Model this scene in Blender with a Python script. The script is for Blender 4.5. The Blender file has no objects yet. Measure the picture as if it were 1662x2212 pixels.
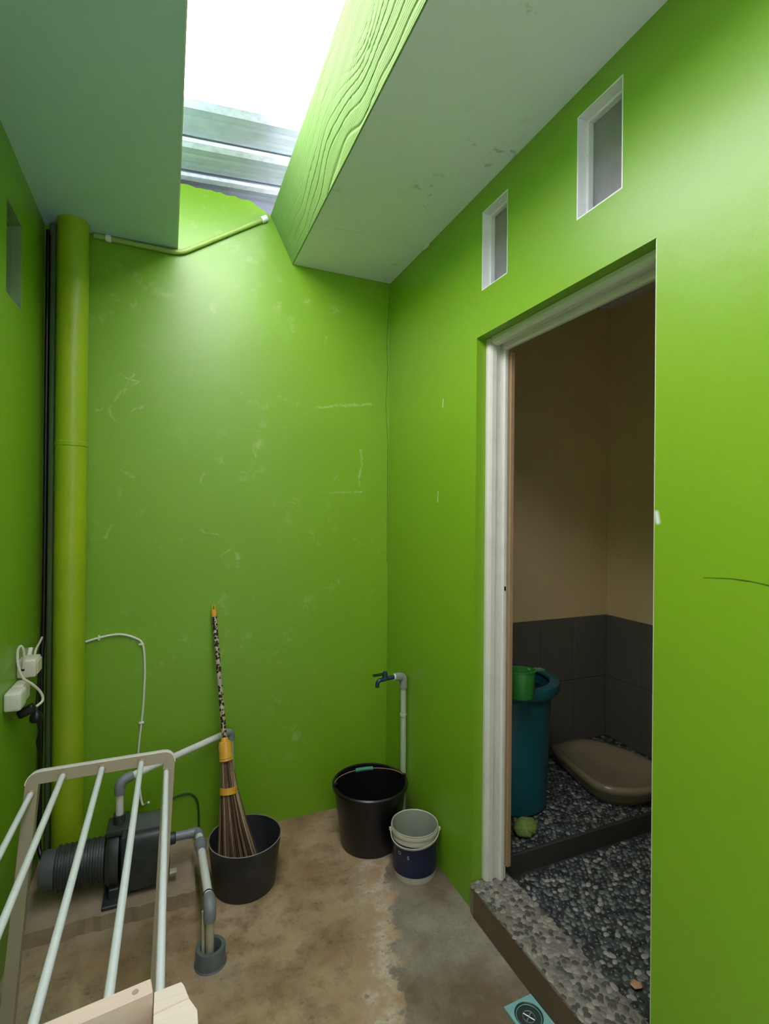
import bpy, bmesh, math, random
from mathutils import Vector, Matrix
random.seed(7)
sc = bpy.context.scene
COL = sc.collection
PI = math.pi

# ------------------------------------------------------------------ camera
def cam_axes(yaw, pitch, roll):
    f = Vector((math.sin(yaw)*math.cos(pitch), math.cos(yaw)*math.cos(pitch), math.sin(pitch)))
    r = Vector((math.cos(yaw), -math.sin(yaw), 0))
    d = f.cross(r)
    r2 = math.cos(roll)*r + math.sin(roll)*d
    d2 = -math.sin(roll)*r + math.cos(roll)*d
    return r2, d2, f
cd = bpy.data.cameras.new('camera'); cam = bpy.data.objects.new('camera', cd); COL.objects.link(cam)
r_, d_, f_ = cam_axes(0.400288, 0.002275, -0.00914)
m = Matrix(((r_.x, -d_.x, -f_.x), (r_.y, -d_.y, -f_.y), (r_.z, -d_.z, -f_.z))).to_4x4()
m.translation = (0, 0, 1.45)
cam.matrix_world = m
cd.sensor_fit = 'HORIZONTAL'; cd.sensor_width = 36.0; cd.lens = 36.0*1108.22/1662.0
cd.clip_start = 0.02
sc.camera = cam

# ------------------------------------------------------------------ sky and exposure
w = bpy.data.worlds.new('sky'); sc.world = w; w.use_nodes = True
bg = w.node_tree.nodes['Background']
bg.inputs[0].default_value = (1.0, 0.92, 1.12, 1); bg.inputs[1].default_value = 12.8
vs = sc.view_settings
sc.display_settings.display_device = 'sRGB'
vs.view_transform = 'Standard'; vs.look = 'None'; vs.gamma = 1.0; vs.exposure = 0.0; vs.use_curve_mapping = False
# sky portal over the translucent roof (guides sampling, gives no light itself)
pl = bpy.data.lights.new('sky_portal', 'AREA'); po = bpy.data.objects.new('sky_portal', pl); COL.objects.link(po)
pl.shape = 'RECTANGLE'; pl.size = 1.75; pl.size_y = 3.1; po.location = (0.28, 0.45, 3.08)
try: pl.cycles.is_portal = True
except Exception: pass
sc.cycles.max_bounces = 8; sc.cycles.diffuse_bounces = 6; sc.cycles.transparent_max_bounces = 16

# ------------------------------------------------------------------ materials
MATS = {}
def base_mat(name):
    mt = bpy.data.materials.new(name); mt.use_nodes = True
    nt = mt.node_tree; MATS[name] = mt
    return mt, nt, nt.nodes['Principled BSDF']
def N(nt, t, **kw):
    n = nt.nodes.new(t)
    for k, v in kw.items(): setattr(n, k, v)
    return n
def mth(nt, op, a, b=None, clamp=False):
    n = N(nt, 'ShaderNodeMath', operation=op); n.use_clamp = clamp
    for i, v in enumerate((a, b)):
        if v is None: continue
        if isinstance(v, (int, float)): n.inputs[i].default_value = v
        else: nt.links.new(v, n.inputs[i])
    return n.outputs[0]
def mix(nt, fac, a, b):
    n = N(nt, 'ShaderNodeMix', data_type='RGBA')
    for i, v in ((0, fac), (6, a), (7, b)):
        if isinstance(v, (int, float)): n.inputs[i].default_value = v
        elif isinstance(v, tuple): n.inputs[i].default_value = v if len(v) == 4 else v+(1,)
        else: nt.links.new(v, n.inputs[i])
    return n.outputs[2]
def noise(nt, vec, scale, detail=4, rough=0.55):
    n = N(nt, 'ShaderNodeTexNoise'); n.inputs['Scale'].default_value = scale
    n.inputs['Detail'].default_value = detail; n.inputs['Roughness'].default_value = rough
    nt.links.new(vec, n.inputs['Vector']); return n.outputs[0]
def ramp(nt, v, lo, hi):
    n = N(nt, 'ShaderNodeMapRange'); n.clamp = True
    n.inputs[1].default_value = lo; n.inputs[2].default_value = hi
    nt.links.new(v, n.inputs[0]); return n.outputs[0]
def pos(nt):   # world position (all geometry is static)
    return N(nt, 'ShaderNodeNewGeometry').outputs['Position']
def objco(nt):
    return N(nt, 'ShaderNodeTexCoord').outputs['Object']
def bump(nt, h, strength, dist, bsdf):
    b = N(nt, 'ShaderNodeBump'); b.inputs['Strength'].default_value = strength; b.inputs['Distance'].default_value = dist
    nt.links.new(h, b.inputs['Height']); nt.links.new(b.outputs[0], bsdf.inputs['Normal'])
def simple(name, col, rough=0.5, var=0.12, scale=30, metal=0.0, spec=0.5, bmp=0.0, dirt=None, dirt_amt=0.0, dscale=12):
    mt, nt, b = base_mat(name)
    p = objco(nt)
    n = noise(nt, p, scale)
    dark = tuple(c*(1-var*1.6) for c in col); lite = tuple(min(1, c*(1+var)) for c in col)
    c = mix(nt, n, dark, lite)
    if dirt:
        d = ramp(nt, noise(nt, p, dscale, 6, 0.65), 0.55-dirt_amt*0.3, 0.75)
        c = mix(nt, mth(nt, 'MULTIPLY', d, dirt_amt), c, dirt)
    nt.links.new(c, b.inputs['Base Color'])
    b.inputs['Roughness'].default_value = rough; b.inputs['Metallic'].default_value = metal
    b.inputs['Specular IOR Level'].default_value = spec
    if bmp: bump(nt, noise(nt, p, scale*3, 3), bmp, 0.002, b)
    return mt
def seg_mask(nt, P2, seg, jit):
    # soft mask of a scratch: distance from a point (vector with z=0) to segment
    x1, y1, x2, y2, wd = seg
    d = (x2-x1, y2-y1, 0); L2 = d[0]**2+d[1]**2+1e-9
    s = N(nt, 'ShaderNodeVectorMath', operation='SUBTRACT'); nt.links.new(P2, s.inputs[0]); s.inputs[1].default_value = (x1, y1, 0)
    dt = N(nt, 'ShaderNodeVectorMath', operation='DOT_PRODUCT'); nt.links.new(s.outputs[0], dt.inputs[0]); dt.inputs[1].default_value = d
    t = mth(nt, 'MULTIPLY', dt.outputs['Value'], 1/L2, True)
    sc_ = N(nt, 'ShaderNodeVectorMath', operation='SCALE'); sc_.inputs[0].default_value = d; nt.links.new(t, sc_.inputs['Scale'])
    e = N(nt, 'ShaderNodeVectorMath', operation='DISTANCE'); nt.links.new(s.outputs[0], e.inputs[0]); nt.links.new(sc_.outputs[0], e.inputs[1])
    q = mth(nt, 'ADD', e.outputs['Value'], jit)
    n = N(nt, 'ShaderNodeMapRange'); n.clamp = True
    n.inputs[1].default_value = wd*1.5; n.inputs[2].default_value = 0.0; nt.links.new(q, n.inputs[0])
    return n.outputs[0]
GREEN = (0.186, 0.378, 0.012)
GPALE = (0.30, 0.46, 0.10)
def wall_mat(name, plane, light_segs=(), dark_segs=(), white_segs=(), scuff=0.0, col=GREEN):
    mt, nt, b = base_mat(name)
    p = pos(nt)
    sep = N(nt, 'ShaderNodeSeparateXYZ'); nt.links.new(p, sep.inputs[0])
    cmb = N(nt, 'ShaderNodeCombineXYZ'); nt.links.new(sep.outputs[0 if plane == 'XZ' else 1], cmb.inputs[0]); nt.links.new(sep.outputs[2], cmb.inputs[1])
    wob = N(nt, 'ShaderNodeTexNoise'); wob.inputs['Scale'].default_value = 14; wob.inputs['Detail'].default_value = 5; nt.links.new(p, wob.inputs['Vector'])
    w1 = N(nt, 'ShaderNodeVectorMath', operation='SUBTRACT'); nt.links.new(wob.outputs['Color'], w1.inputs[0]); w1.inputs[1].default_value = (0.5, 0.5, 0.5)
    w2 = N(nt, 'ShaderNodeVectorMath', operation='MULTIPLY'); nt.links.new(w1.outputs[0], w2.inputs[0]); w2.inputs[1].default_value = (0.06, 0.06, 0)
    w3 = N(nt, 'ShaderNodeVectorMath', operation='ADD'); nt.links.new(cmb.outputs[0], w3.inputs[0]); nt.links.new(w2.outputs[0], w3.inputs[1])
    P2 = cmb.outputs[0]; P2W = w3.outputs[0]
    big = noise(nt, p, 1.6, 3); fine = noise(nt, p, 40, 4)
    c = mix(nt, big, tuple(x*0.9 for x in col), tuple(min(1, x*1.08) for x in col))
    c = mix(nt, mth(nt, 'MULTIPLY', fine, 0.12), c, tuple(x*0.8 for x in col))
    rough = None
    if scuff:
        s1 = ramp(nt, noise(nt, p, 14, 6, 0.7), 0.57, 0.70); s2 = ramp(nt, noise(nt, p, 3.2, 3), 0.42, 0.60)
        c = mix(nt, mth(nt, 'MULTIPLY', mth(nt, 'MULTIPLY', s1, s2), scuff), c, GPALE)
    jn = mth(nt, 'MULTIPLY', mth(nt, 'SUBTRACT', noise(nt, p, 55, 4, 0.7), 0.5), 0.016)
    acc = None
    for s in light_segs:
        k = seg_mask(nt, P2W, s, jn); acc = k if acc is None else mth(nt, 'MAXIMUM', acc, k)
    if acc is not None:
        br = ramp(nt, noise(nt, p, 60, 3), 0.3, 0.6)
        c = mix(nt, mth(nt, 'MULTIPLY', mth(nt, 'MULTIPLY', acc, br), 0.6), c, (0.40, 0.55, 0.18))
    jd = mth(nt, 'MULTIPLY', mth(nt, 'SUBTRACT', noise(nt, p, 30, 3), 0.5), 0.002)
    for segs, colr in ((dark_segs, (0.03, 0.06, 0.01)), (white_segs, (0.75, 0.78, 0.68))):
        acc = None
        for s in segs:
            k = seg_mask(nt, P2, s, jd); acc = k if acc is None else mth(nt, 'MAXIMUM', acc, k)
        if acc is not None: c = mix(nt, acc, c, colr)
    nt.links.new(c, b.inputs['Base Color'])
    b.inputs['Roughness'].default_value = 0.36; b.inputs['Specular IOR Level'].default_value = 0.55
    h = mth(nt, 'ADD', mth(nt, 'MULTIPLY', noise(nt, p, 7, 3), 1.0), mth(nt, 'MULTIPLY', noise(nt, p, 90, 3), 0.15))
    bump(nt, h, 0.25, 0.006, b)
    return mt
scr = [(-0.184, 2.015, -0.117, 1.995, 0.003), (-0.117, 1.995, -0.183, 1.951, 0.003), (-0.144, 2.023, -0.169, 1.943, 0.004), (-0.183, 1.951, -0.229, 1.879, 0.006),
       (-0.229, 1.879, -0.203, 1.833, 0.004), (-0.279, 1.865, -0.254, 1.877, 0.004), (-0.143, 1.867, -0.107, 1.89, 0.004), (0.66, 1.958, 0.936, 2.001, 0.006),
       (0.889, 1.758, 0.885, 1.573, 0.005), (0.676, 1.551, 0.903, 1.552, 0.004), (-0.216, 1.389, -0.233, 1.331, 0.006), (-0.18, 1.612, -0.14, 1.594, 0.006),
       (0.366, 1.736, 0.377, 1.708, 0.004), (0.127, 1.583, 0.146, 1.614, 0.004), (0.129, 1.362, 0.207, 1.336, 0.003), (0.288, 1.272, 0.299, 1.241, 0.006),
       (0.774, 1.126, 0.786, 1.098, 0.005), (0.692, 2.276, 0.703, 2.311, 0.004), (0.519, 1.508, 0.563, 1.487, 0.004), (0.228, 1.253, 0.268, 1.294, 0.004)]
crack = [(1.037, 2.56, 1.024, 2.321), (1.024, 2.321, 1.031, 2.18), (1.031, 2.18, 1.022, 2.014), (1.022, 2.014, 1.034, 1.802), (1.034, 1.802, 1.037, 1.2)]
M_WB = wall_mat('green_wall_back', 'XZ', scr, [c+(0.0016,) for c in crack], (), 0.8)
M_WR = wall_mat('green_wall_right', 'YZ', (), [(0.732, 1.32, 0.675, 1.325, 0.0012), (0.675, 1.325, 0.635, 1.324, 0.0014), (0.635, 1.324, 0.60, 1.32, 0.0016)],
                [(1.849, 1.921, 1.852, 1.888, 0.0022), (1.885, 1.542, 1.888, 1.498, 0.002), (0.846, 1.456, 0.842, 1.436, 0.006)], 0.08)
M_WL = wall_mat('green_wall_left', 'YZ', (), (), (), 0.08)
M_PIPEG = simple('lime_painted_plastic', (0.33, 0.45, 0.010), 0.38, 0.10, 6, dirt=(0.16, 0.34, 0.02), dirt_amt=0.5, dscale=5)
M_CONDG = simple('green_painted_conduit', (0.32, 0.46, 0.09), 0.45, 0.1, 20)
M_BOARD = simple('lime_fascia_paint', (0.215, 0.360, 0.095), 0.6, 0.06, 14, spec=0.25)
def ceiling_mat(name, col, stains=True):
    mt, nt, b = base_mat(name)
    p = pos(nt)
    c = mix(nt, noise(nt, p, 2.2, 3), tuple(x*0.9 for x in col), col)
    if stains:
        s = mth(nt, 'MULTIPLY', ramp(nt, noise(nt, p, 22, 5, 0.6), 0.60, 0.70), ramp(nt, noise(nt, p, 1.7, 2), 0.56, 0.62))
        c = mix(nt, mth(nt, 'MULTIPLY', s, 0.55), c, (0.20, 0.22, 0.17))
    nt.links.new(c, b.inputs['Base Color']); b.inputs['Roughness'].default_value = 0.55
    bump(nt, noise(nt, p, 4, 3), 0.2, 0.01, b)
    return mt
M_CEIL = ceiling_mat('white_ceiling_paint', (0.90, 0.89, 0.97))
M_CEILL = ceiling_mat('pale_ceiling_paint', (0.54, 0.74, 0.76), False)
M_METAL = simple('roof_metal', (0.50, 0.54, 0.58), 0.42, 0.08, 9, metal=0.35, dirt=(0.25, 0.3, 0.25), dirt_amt=0.4)
M_LITRIB = simple('lit_rib_white', (0.80, 0.80, 0.86), 0.4, 0.04, 10, dirt=(0.10, 0.10, 0.11), dirt_amt=0.35, dscale=30)  # white stands in for roof ribs catching the skylight
M_WHITE = simple('white_paint', (0.78, 0.80, 0.77), 0.4, 0.05, 12, dirt=(0.35, 0.36, 0.3), dirt_amt=0.2)
M_PVCF = simple('white_pvc_frame', (0.66, 0.67, 0.52), 0.35, 0.05, 8, dirt=(0.4, 0.38, 0.3), dirt_amt=0.25)
M_PVC = simple('white_pvc_pipe', (0.72, 0.72, 0.66), 0.35, 0.06, 12, dirt=(0.42, 0.40, 0.30), dirt_amt=0.35, dscale=20)
M_PVCT = simple('pale_green_pvc_pipe', (0.42, 0.52, 0.33), 0.4, 0.08, 12, dirt=(0.3, 0.27, 0.17), dirt_amt=0.4, dscale=14)
M_PVCTAN = simple('stained_pvc_pipe', (0.46, 0.43, 0.28), 0.45, 0.1, 14, dirt=(0.28, 0.24, 0.12), dirt_amt=0.4)
M_GREY = simple('grey_pvc_fitting', (0.20, 0.22, 0.22), 0.4, 0.08, 20, dirt=(0.36, 0.35, 0.3), dirt_amt=0.2)
M_GREYD = simple('dark_grey_pvc', (0.095, 0.12, 0.115), 0.35, 0.1, 15, dirt=(0.2, 0.2, 0.18), dirt_amt=0.25)
M_PUMP = simple('dark_green_grey_pump_paint', (0.026, 0.036, 0.033), 0.42, 0.15, 12, dirt=(0.13, 0.12, 0.09), dirt_amt=0.35, dscale=16)
M_PUMPL = simple('grey_pump_end', (0.085, 0.10, 0.095), 0.5, 0.15, 12, dirt=(0.15, 0.14, 0.1), dirt_amt=0.35)
M_BLACK = simple('black_plastic', (0.0065, 0.0065, 0.007), 0.33, 0.2, 20)
M_POT = simple('dusty_black_pot', (0.020, 0.021, 0.022), 0.5, 0.2, 14, dirt=(0.075, 0.078, 0.075), dirt_amt=0.5, dscale=7)
M_POTRIM = simple('worn_pot_rim', (0.20, 0.19, 0.15), 0.6, 0.2, 30)
M_CABLE = simple('white_cable', (0.72, 0.74, 0.60), 0.5, 0.05, 20)
M_BEIGE = simple('beige_socket_plastic', (0.66, 0.62, 0.47), 0.4, 0.06, 20, dirt=(0.3, 0.25, 0.15), dirt_amt=0.25, dscale=30)
M_YELLOW = simple('yellow_orange_plastic', (0.70, 0.36, 0.035), 0.35, 0.08, 18)
M_RACK = simple('beige_rack_frame', (0.37, 0.31, 0.20), 0.42, 0.08, 10, dirt=(0.35, 0.29, 0.2), dirt_amt=0.3)
M_RACKE = simple('pale_rack_edge', (0.85, 0.80, 0.70), 0.3, 0.04, 10)
M_RACKD = simple('dark_rack_seam', (0.06, 0.06, 0.05), 0.5, 0.1, 10)
M_ROD = simple('brushed_aluminium_rod', (0.84, 0.86, 0.86), 0.30, 0.06, 60, metal=0.25)
M_BLUE = simple('blue_label_print', (0.006, 0.008, 0.042), 0.38, 0.15, 12, dirt=(0.014, 0.035, 0.06), dirt_amt=0.5, dscale=9)
M_PAILW = simple('cream_pail_plastic', (0.50, 0.48, 0.36), 0.4, 0.06, 16, dirt=(0.30, 0.24, 0.10), dirt_amt=0.3, dscale=25)
M_PAILIN = simple('grey_pail_inside', (0.25, 0.28, 0.20), 0.45, 0.08, 14, dirt=(0.08, 0.10, 0.07), dirt_amt=0.25, dscale=28)
M_LETTER = simple('pale_print', (0.55, 0.56, 0.58), 0.5, 0.05, 20)
M_RUST = simple('rusty_wire', (0.30, 0.20, 0.10), 0.5, 0.2, 60, metal=0.3)
M_GRIP = simple('green_grip', (0.05, 0.27, 0.15), 0.4, 0.1, 20)
M_TAPB = simple('dark_blue_tap_plastic', (0.010, 0.030, 0.055), 0.3, 0.1, 20)
M_TAPK = simple('black_tap_handle', (0.008, 0.012, 0.006), 0.35, 0.1, 20)
M_TAPG = simple('tap_elbow_plastic', (0.24, 0.27, 0.20), 0.4, 0.15, 30, dirt=(0.45, 0.45, 0.38), dirt_amt=0.3, dscale=40)
M_TEALM = simple('teal_drain_plastic', (0.22, 0.47, 0.40), 0.3, 0.12, 30, dirt=(0.12, 0.2, 0.16), dirt_amt=0.3, dscale=25)
M_DARKG = simple('dark_green_bowl', (0.03, 0.05, 0.04), 0.35, 0.2, 20)
M_BARREL = simple('teal_barrel_plastic', (0.010, 0.11, 0.115), 0.42, 0.08, 8)
M_DIPPER = simple('green_dipper_plastic', (0.035, 0.24, 0.03), 0.35, 0.08, 12)
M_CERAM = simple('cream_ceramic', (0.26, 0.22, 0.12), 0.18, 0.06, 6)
M_SPONGE = simple('green_scrub_fibre', (0.22, 0.34, 0.06), 0.9, 0.35, 60, bmp=0.6)
M_ORANGE = simple('orange_ochre_wall', (0.88, 0.69, 0.33), 0.6, 0.06, 3)
M_TILE = simple('grey_glazed_tile', (0.150, 0.145, 0.105), 0.3, 0.06, 3)
M_GROUT = simple('dark_grout', (0.10, 0.10, 0.085), 0.8, 0.2, 30)
M_PANE = simple('grey_frosted_pane', (0.42, 0.42, 0.42), 0.3, 0.12, 8, dirt=(0.2, 0.2, 0.19), dirt_amt=0.5, dscale=10)
M_PANE.node_tree.nodes['Principled BSDF'].inputs['Transmission Weight'].default_value = 0.45
M_VENTG = simple('dull_green_vent_paint', (0.20, 0.29, 0.13), 0.5, 0.1, 12)
M_DARKVOID = simple('dark_wood_edge', (0.34, 0.22, 0.10), 0.6, 0.12, 10)
M_HANDLEW = simple('grey_sleeve', (0.35, 0.33, 0.25), 0.5, 0.1, 30)
M_SCREW = simple('screw_metal', (0.45, 0.47, 0.42), 0.35, 0.1, 40, metal=0.6)
M_CAULK = simple('white_filler', (0.72, 0.74, 0.66), 0.7, 0.1, 40)

def wood_mat(name, col):
    mt, nt, b = base_mat(name); p = objco(nt)
    mp = N(nt, 'ShaderNodeMapping'); mp.inputs['Scale'].default_value = (4, 60, 60); nt.links.new(p, mp.inputs[0])
    n = noise(nt, mp.outputs[0], 2.5, 5, 0.6)
    c = mix(nt, n, tuple(x*0.82 for x in col), col)
    nt.links.new(c, b.inputs['Base Color']); b.inputs['Roughness'].default_value = 0.7
    bump(nt, n, 0.25, 0.002, b); return mt
M_WOOD = wood_mat('pale_planed_wood', (0.78, 0.62, 0.46))
M_WOOD2 = wood_mat('cream_sawn_wood', (0.82, 0.72, 0.54))

def floor_mat():
    mt, nt, b = base_mat('stained_concrete'); p = pos(nt)
    n1 = noise(nt, p, 3.0, 6, 0.62); n2 = noise(nt, p, 11, 6, 0.65); n3 = noise(nt, p, 70, 4, 0.6)
    n4 = noise(nt, p, 1.7, 4)
    sep = N(nt, 'ShaderNodeSeparateXYZ'); nt.links.new(p, sep.inputs[0])
    c = mix(nt, ramp(nt, n1, 0.35, 0.65), (0.266, 0.166, 0.077), (0.452, 0.326, 0.180))
    c = mix(nt, mth(nt, 'MULTIPLY', ramp(nt, n2, 0.46, 0.66), 0.65), c, (0.153, 0.100, 0.043))
    # grey worn cement on the side of the door: ragged edge of an old screed
    e = mth(nt, 'ADD', mth(nt, 'ADD', mth(nt, 'MULTIPLY', sep.outputs[0], 1.0), mth(nt, 'MULTIPLY', sep.outputs[1], -0.35)), mth(nt, 'MULTIPLY', mth(nt, 'SUBTRACT', n2, 0.5), 0.30))
    right = ramp(nt, e, 0.16, 0.18)
    c = mix(nt, mth(nt, 'MULTIPLY', right, 0.85), c, mix(nt, ramp(nt, n1, 0.4, 0.62), (0.126, 0.100, 0.056), (0.273, 0.259, 0.193)))
    # pale cement splashes along that edge
    band = mth(nt, 'MULTIPLY', ramp(nt, e, 0.02, 0.12), mth(nt, 'SUBTRACT', 1.0, right))
    c = mix(nt, mth(nt, 'MULTIPLY', mth(nt, 'MULTIPLY', band, ramp(nt, n2, 0.42, 0.58)), 0.8), c, (0.559, 0.479, 0.333))
    # grey cement towards the rack
    g = ramp(nt, mth(nt, 'ADD', n4, mth(nt, 'MULTIPLY', sep.outputs[0], -0.35)), 0.48, 0.66)
    c = mix(nt, mth(nt, 'MULTIPLY', g, 0.6), c, (0.319, 0.293, 0.213))
    c = mix(nt, mth(nt, 'MULTIPLY', mth(nt, 'MULTIPLY', ramp(nt, n3, 0.54, 0.68), ramp(nt, n2, 0.40, 0.62)), 0.6), c, (0.093, 0.067, 0.035))
    nt.links.new(c, b.inputs['Base Color'])
    b.inputs['Specular IOR Level'].default_value = 0.35
    rr = N(nt, 'ShaderNodeMapRange'); rr.inputs[3].default_value = 0.75; rr.inputs[4].default_value = 0.42; nt.links.new(right, rr.inputs[0])
    nt.links.new(rr.outputs[0], b.inputs['Roughness'])
    bump(nt, mth(nt, 'ADD', n3, mth(nt, 'MULTIPLY', n2, 0.8)), 0.5, 0.004, b)
    return mt
M_FLOOR = floor_mat()
M_PLINTH = simple('sandy_concrete', (0.40, 0.31, 0.19), 0.8, 0.2, 9, dirt=(0.12, 0.08, 0.045), dirt_amt=0.6, dscale=7, bmp=0.4)
M_SILL = simple('sill_cement', (0.23, 0.215, 0.155), 0.75, 0.2, 14, dirt=(0.16, 0.12, 0.07), dirt_amt=0.5, dscale=9, bmp=0.4)
M_RISER = simple('brown_stained_cement', (0.14, 0.09, 0.045), 0.75, 0.25, 10, dirt=(0.07, 0.045, 0.025), dirt_amt=0.5, bmp=0.4)
M_BED = simple('bathroom_floor_cement', (0.045, 0.047, 0.034), 0.6, 0.2, 14)
PEB = [simple('pebble_%s' % n, c, 0.35, 0.15, 30) for n, c in (('charcoal', (0.030, 0.038, 0.030)), ('slate', (0.075, 0.092, 0.074)), ('grey', (0.15, 0.175, 0.135)), ('pale', (0.32, 0.33, 0.25)))]
PEBS = [simple('sill_pebble_%s' % n, c, 0.5, 0.2, 30) for n, c in (('dark', (0.085, 0.085, 0.06)), ('grey', (0.18, 0.17, 0.125)), ('pale', (0.29, 0.275, 0.205)))]
M_PEBTAN = simple('tan_stone', (0.55, 0.32, 0.15), 0.5, 0.1, 30)

def bristle_mat():
    mt, nt, b = base_mat('palm_ribs'); p = objco(nt)
    c = mix(nt, noise(nt, p, 120, 3), (0.05, 0.028, 0.014), (0.36, 0.24, 0.12))
    nt.links.new(c, b.inputs['Base Color']); b.inputs['Roughness'].default_value = 0.6; return mt
M_BRIST = [simple('palm_rib_%s' % n, c, 0.6, 0.2, 60) for n, c in (('dark', (0.055, 0.032, 0.02)), ('brown', (0.17, 0.10, 0.055)), ('straw', (0.46, 0.34, 0.19)))]
def leopard():
    mt, nt, b = base_mat('spotted_sleeve_print'); p = objco(nt)
    v = N(nt, 'ShaderNodeTexVoronoi'); v.inputs['Scale'].default_value = 85; nt.links.new(p, v.inputs['Vector'])
    d = mth(nt, 'ADD', v.outputs['Distance'], mth(nt, 'MULTIPLY', noise(nt, p, 150, 3), 0.5))
    c = mix(nt, ramp(nt, d, 0.74, 0.84), (0.015, 0.010, 0.007), (0.48, 0.38, 0.24))
    nt.links.new(c, b.inputs['Base Color']); b.inputs['Roughness'].default_value = 0.4; return mt
M_LEO = leopard()
def skylight_mat():
    mt = bpy.data.materials.new('translucent_roofing'); mt.use_nodes = True; nt = mt.node_tree
    for n in list(nt.nodes): nt.nodes.remove(n)
    o = N(nt, 'ShaderNodeOutputMaterial'); t = N(nt, 'ShaderNodeBsdfTransparent'); l = N(nt, 'ShaderNodeBsdfTranslucent'); mx = N(nt, 'ShaderNodeMixShader')
    c = mix(nt, noise(nt, pos(nt), 6, 3), (0.86, 0.9, 0.9), (0.95, 0.97, 0.97))
    nt.links.new(c, l.inputs[0]); t.inputs[0].default_value = (0.94, 0.97, 0.97, 1)
    mx.inputs[0].default_value = 0.3
    nt.links.new(t.outputs[0], mx.inputs[1]); nt.links.new(l.outputs[0], mx.inputs[2]); nt.links.new(mx.outputs[0], o.inputs[0]); return mt
M_SKY = skylight_mat()

# ------------------------------------------------------------------ mesh helpers (all coordinates are metres in the room)
def setp(o, label=None, cat=None, group=None, kind=None):
    for k, v in (('label', label), ('category', cat), ('group', group), ('kind', kind)):
        if v: o[k] = v
    return o
def root(name, loc, label, cat, group=None, kind=None):
    o = bpy.data.objects.new(name, None); COL.objects.link(o); o.location = loc; o.empty_display_size = 0.05
    o['_o'] = 1; del o['_o']
    return setp(o, label, cat, group, kind)
def root_loc(o):
    v = Vector(o.location)
    while o.parent: o = o.parent; v += Vector(o.location)
    return v
def obj(name, bm, mat, parent=None, smooth=False, label=None, cat=None, group=None, kind=None):
    if isinstance(bm, bpy.types.Mesh): me = bm
    else:
        bmesh.ops.recalc_face_normals(bm, faces=bm.faces[:])
        if parent is not None: off = root_loc(parent)
        else:
            xs = [v.co for v in bm.verts]
            off = Vector(((min(v.x for v in xs)+max(v.x for v in xs))/2, (min(v.y for v in xs)+max(v.y for v in xs))/2, min(v.z for v in xs)))
        bmesh.ops.translate(bm, verts=bm.verts[:], vec=-off)
        me = bpy.data.meshes.new(name); bm.to_mesh(me); bm.free()
        if smooth:
            for p in me.polygons: p.use_smooth = True
            if smooth != 'all':
                try: me.set_sharp_from_angle(angle=math.radians(40))
                except Exception: pass
    for mm in (mat if isinstance(mat, (list, tuple)) else [mat]): me.materials.append(mm)
    o = bpy.data.objects.new(name, me); COL.objects.link(o)
    if parent is not None: o.parent = parent
    elif not isinstance(bm, bpy.types.Mesh): o.location = off
    return setp(o, label, cat, group, kind)
def B(): return bmesh.new()
def box(bm, lo, hi, bev=0.0, seg=2, rot=None, mi=0):
    r = bmesh.ops.create_cube(bm, size=1.0); vs_ = r['verts']
    c = [(a+b)/2 for a, b in zip(lo, hi)]; s = [abs(b-a) for a, b in zip(lo, hi)]
    for v in vs_: v.co = Vector((v.co.x*s[0], v.co.y*s[1], v.co.z*s[2]))
    fs = set(f for v in vs_ for f in v.link_faces)
    if bev > 0:
        es = list(set(e for v in vs_ for e in v.link_edges))
        rb = bmesh.ops.bevel(bm, geom=es, offset=bev, segments=seg, affect='EDGES', profile=0.5)
        vs_ = list(set(rb['verts']) | set(v for v in vs_ if v.is_valid))
    if rot is not None:
        for v in vs_: v.co = rot @ v.co
    for v in vs_: v.co += Vector(c)
    if mi:
        for f in set(f for v in vs_ for f in v.link_faces): f.material_index = mi
    return vs_
def lathe(bm, prof, seg=40, c=(0, 0, 0), M=None, close=False, mi=None):
    rings = []
    for r, z in prof:
        if r < 1e-6:
            p = Vector((0, 0, z)); p = (M @ p if M else p)+Vector(c); rings.append([bm.verts.new(p)])
        else:
            ring = []
            for i in range(seg):
                a = 2*PI*i/seg; p = Vector((r*math.cos(a), r*math.sin(a), z)); p = (M @ p if M else p)+Vector(c); ring.append(bm.verts.new(p))
            rings.append(ring)
    idx = list(range(len(rings)-1))
    prs = [(rings[i], rings[i+1]) for i in idx]
    if close: prs.append((rings[-1], rings[0]))
    for k, (a, b) in enumerate(prs):
        for i in range(seg):
            j = (i+1) % seg
            if len(a) == 1 and len(b) == 1: continue
            if len(a) == 1: f = bm.faces.new((a[0], b[i], b[j]))
            elif len(b) == 1: f = bm.faces.new((a[i], a[j], b[0]))
            else: f = bm.faces.new((a[i], a[j], b[j], b[i]))
            if mi: f.material_index = mi[k]
    return bm
def catmull(pts, n=6, closed=False):
    P = [Vector(p) for p in pts]; out = []
    for i in range(len(P)-1):
        p0 = P[i-1] if i > 0 else P[0]*2-P[1]; p1, p2 = P[i], P[i+1]; p3 = P[i+2] if i+2 < len(P) else P[-1]*2-P[-2]
        for k in range(n):
            t = k/n
            out.append(0.5*((2*p1)+(p2-p0)*t+(2*p0-5*p1+4*p2-p3)*t*t+(-p0+3*p1-3*p2+p3)*t**3))
    out.append(P[-1]); return out
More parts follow.
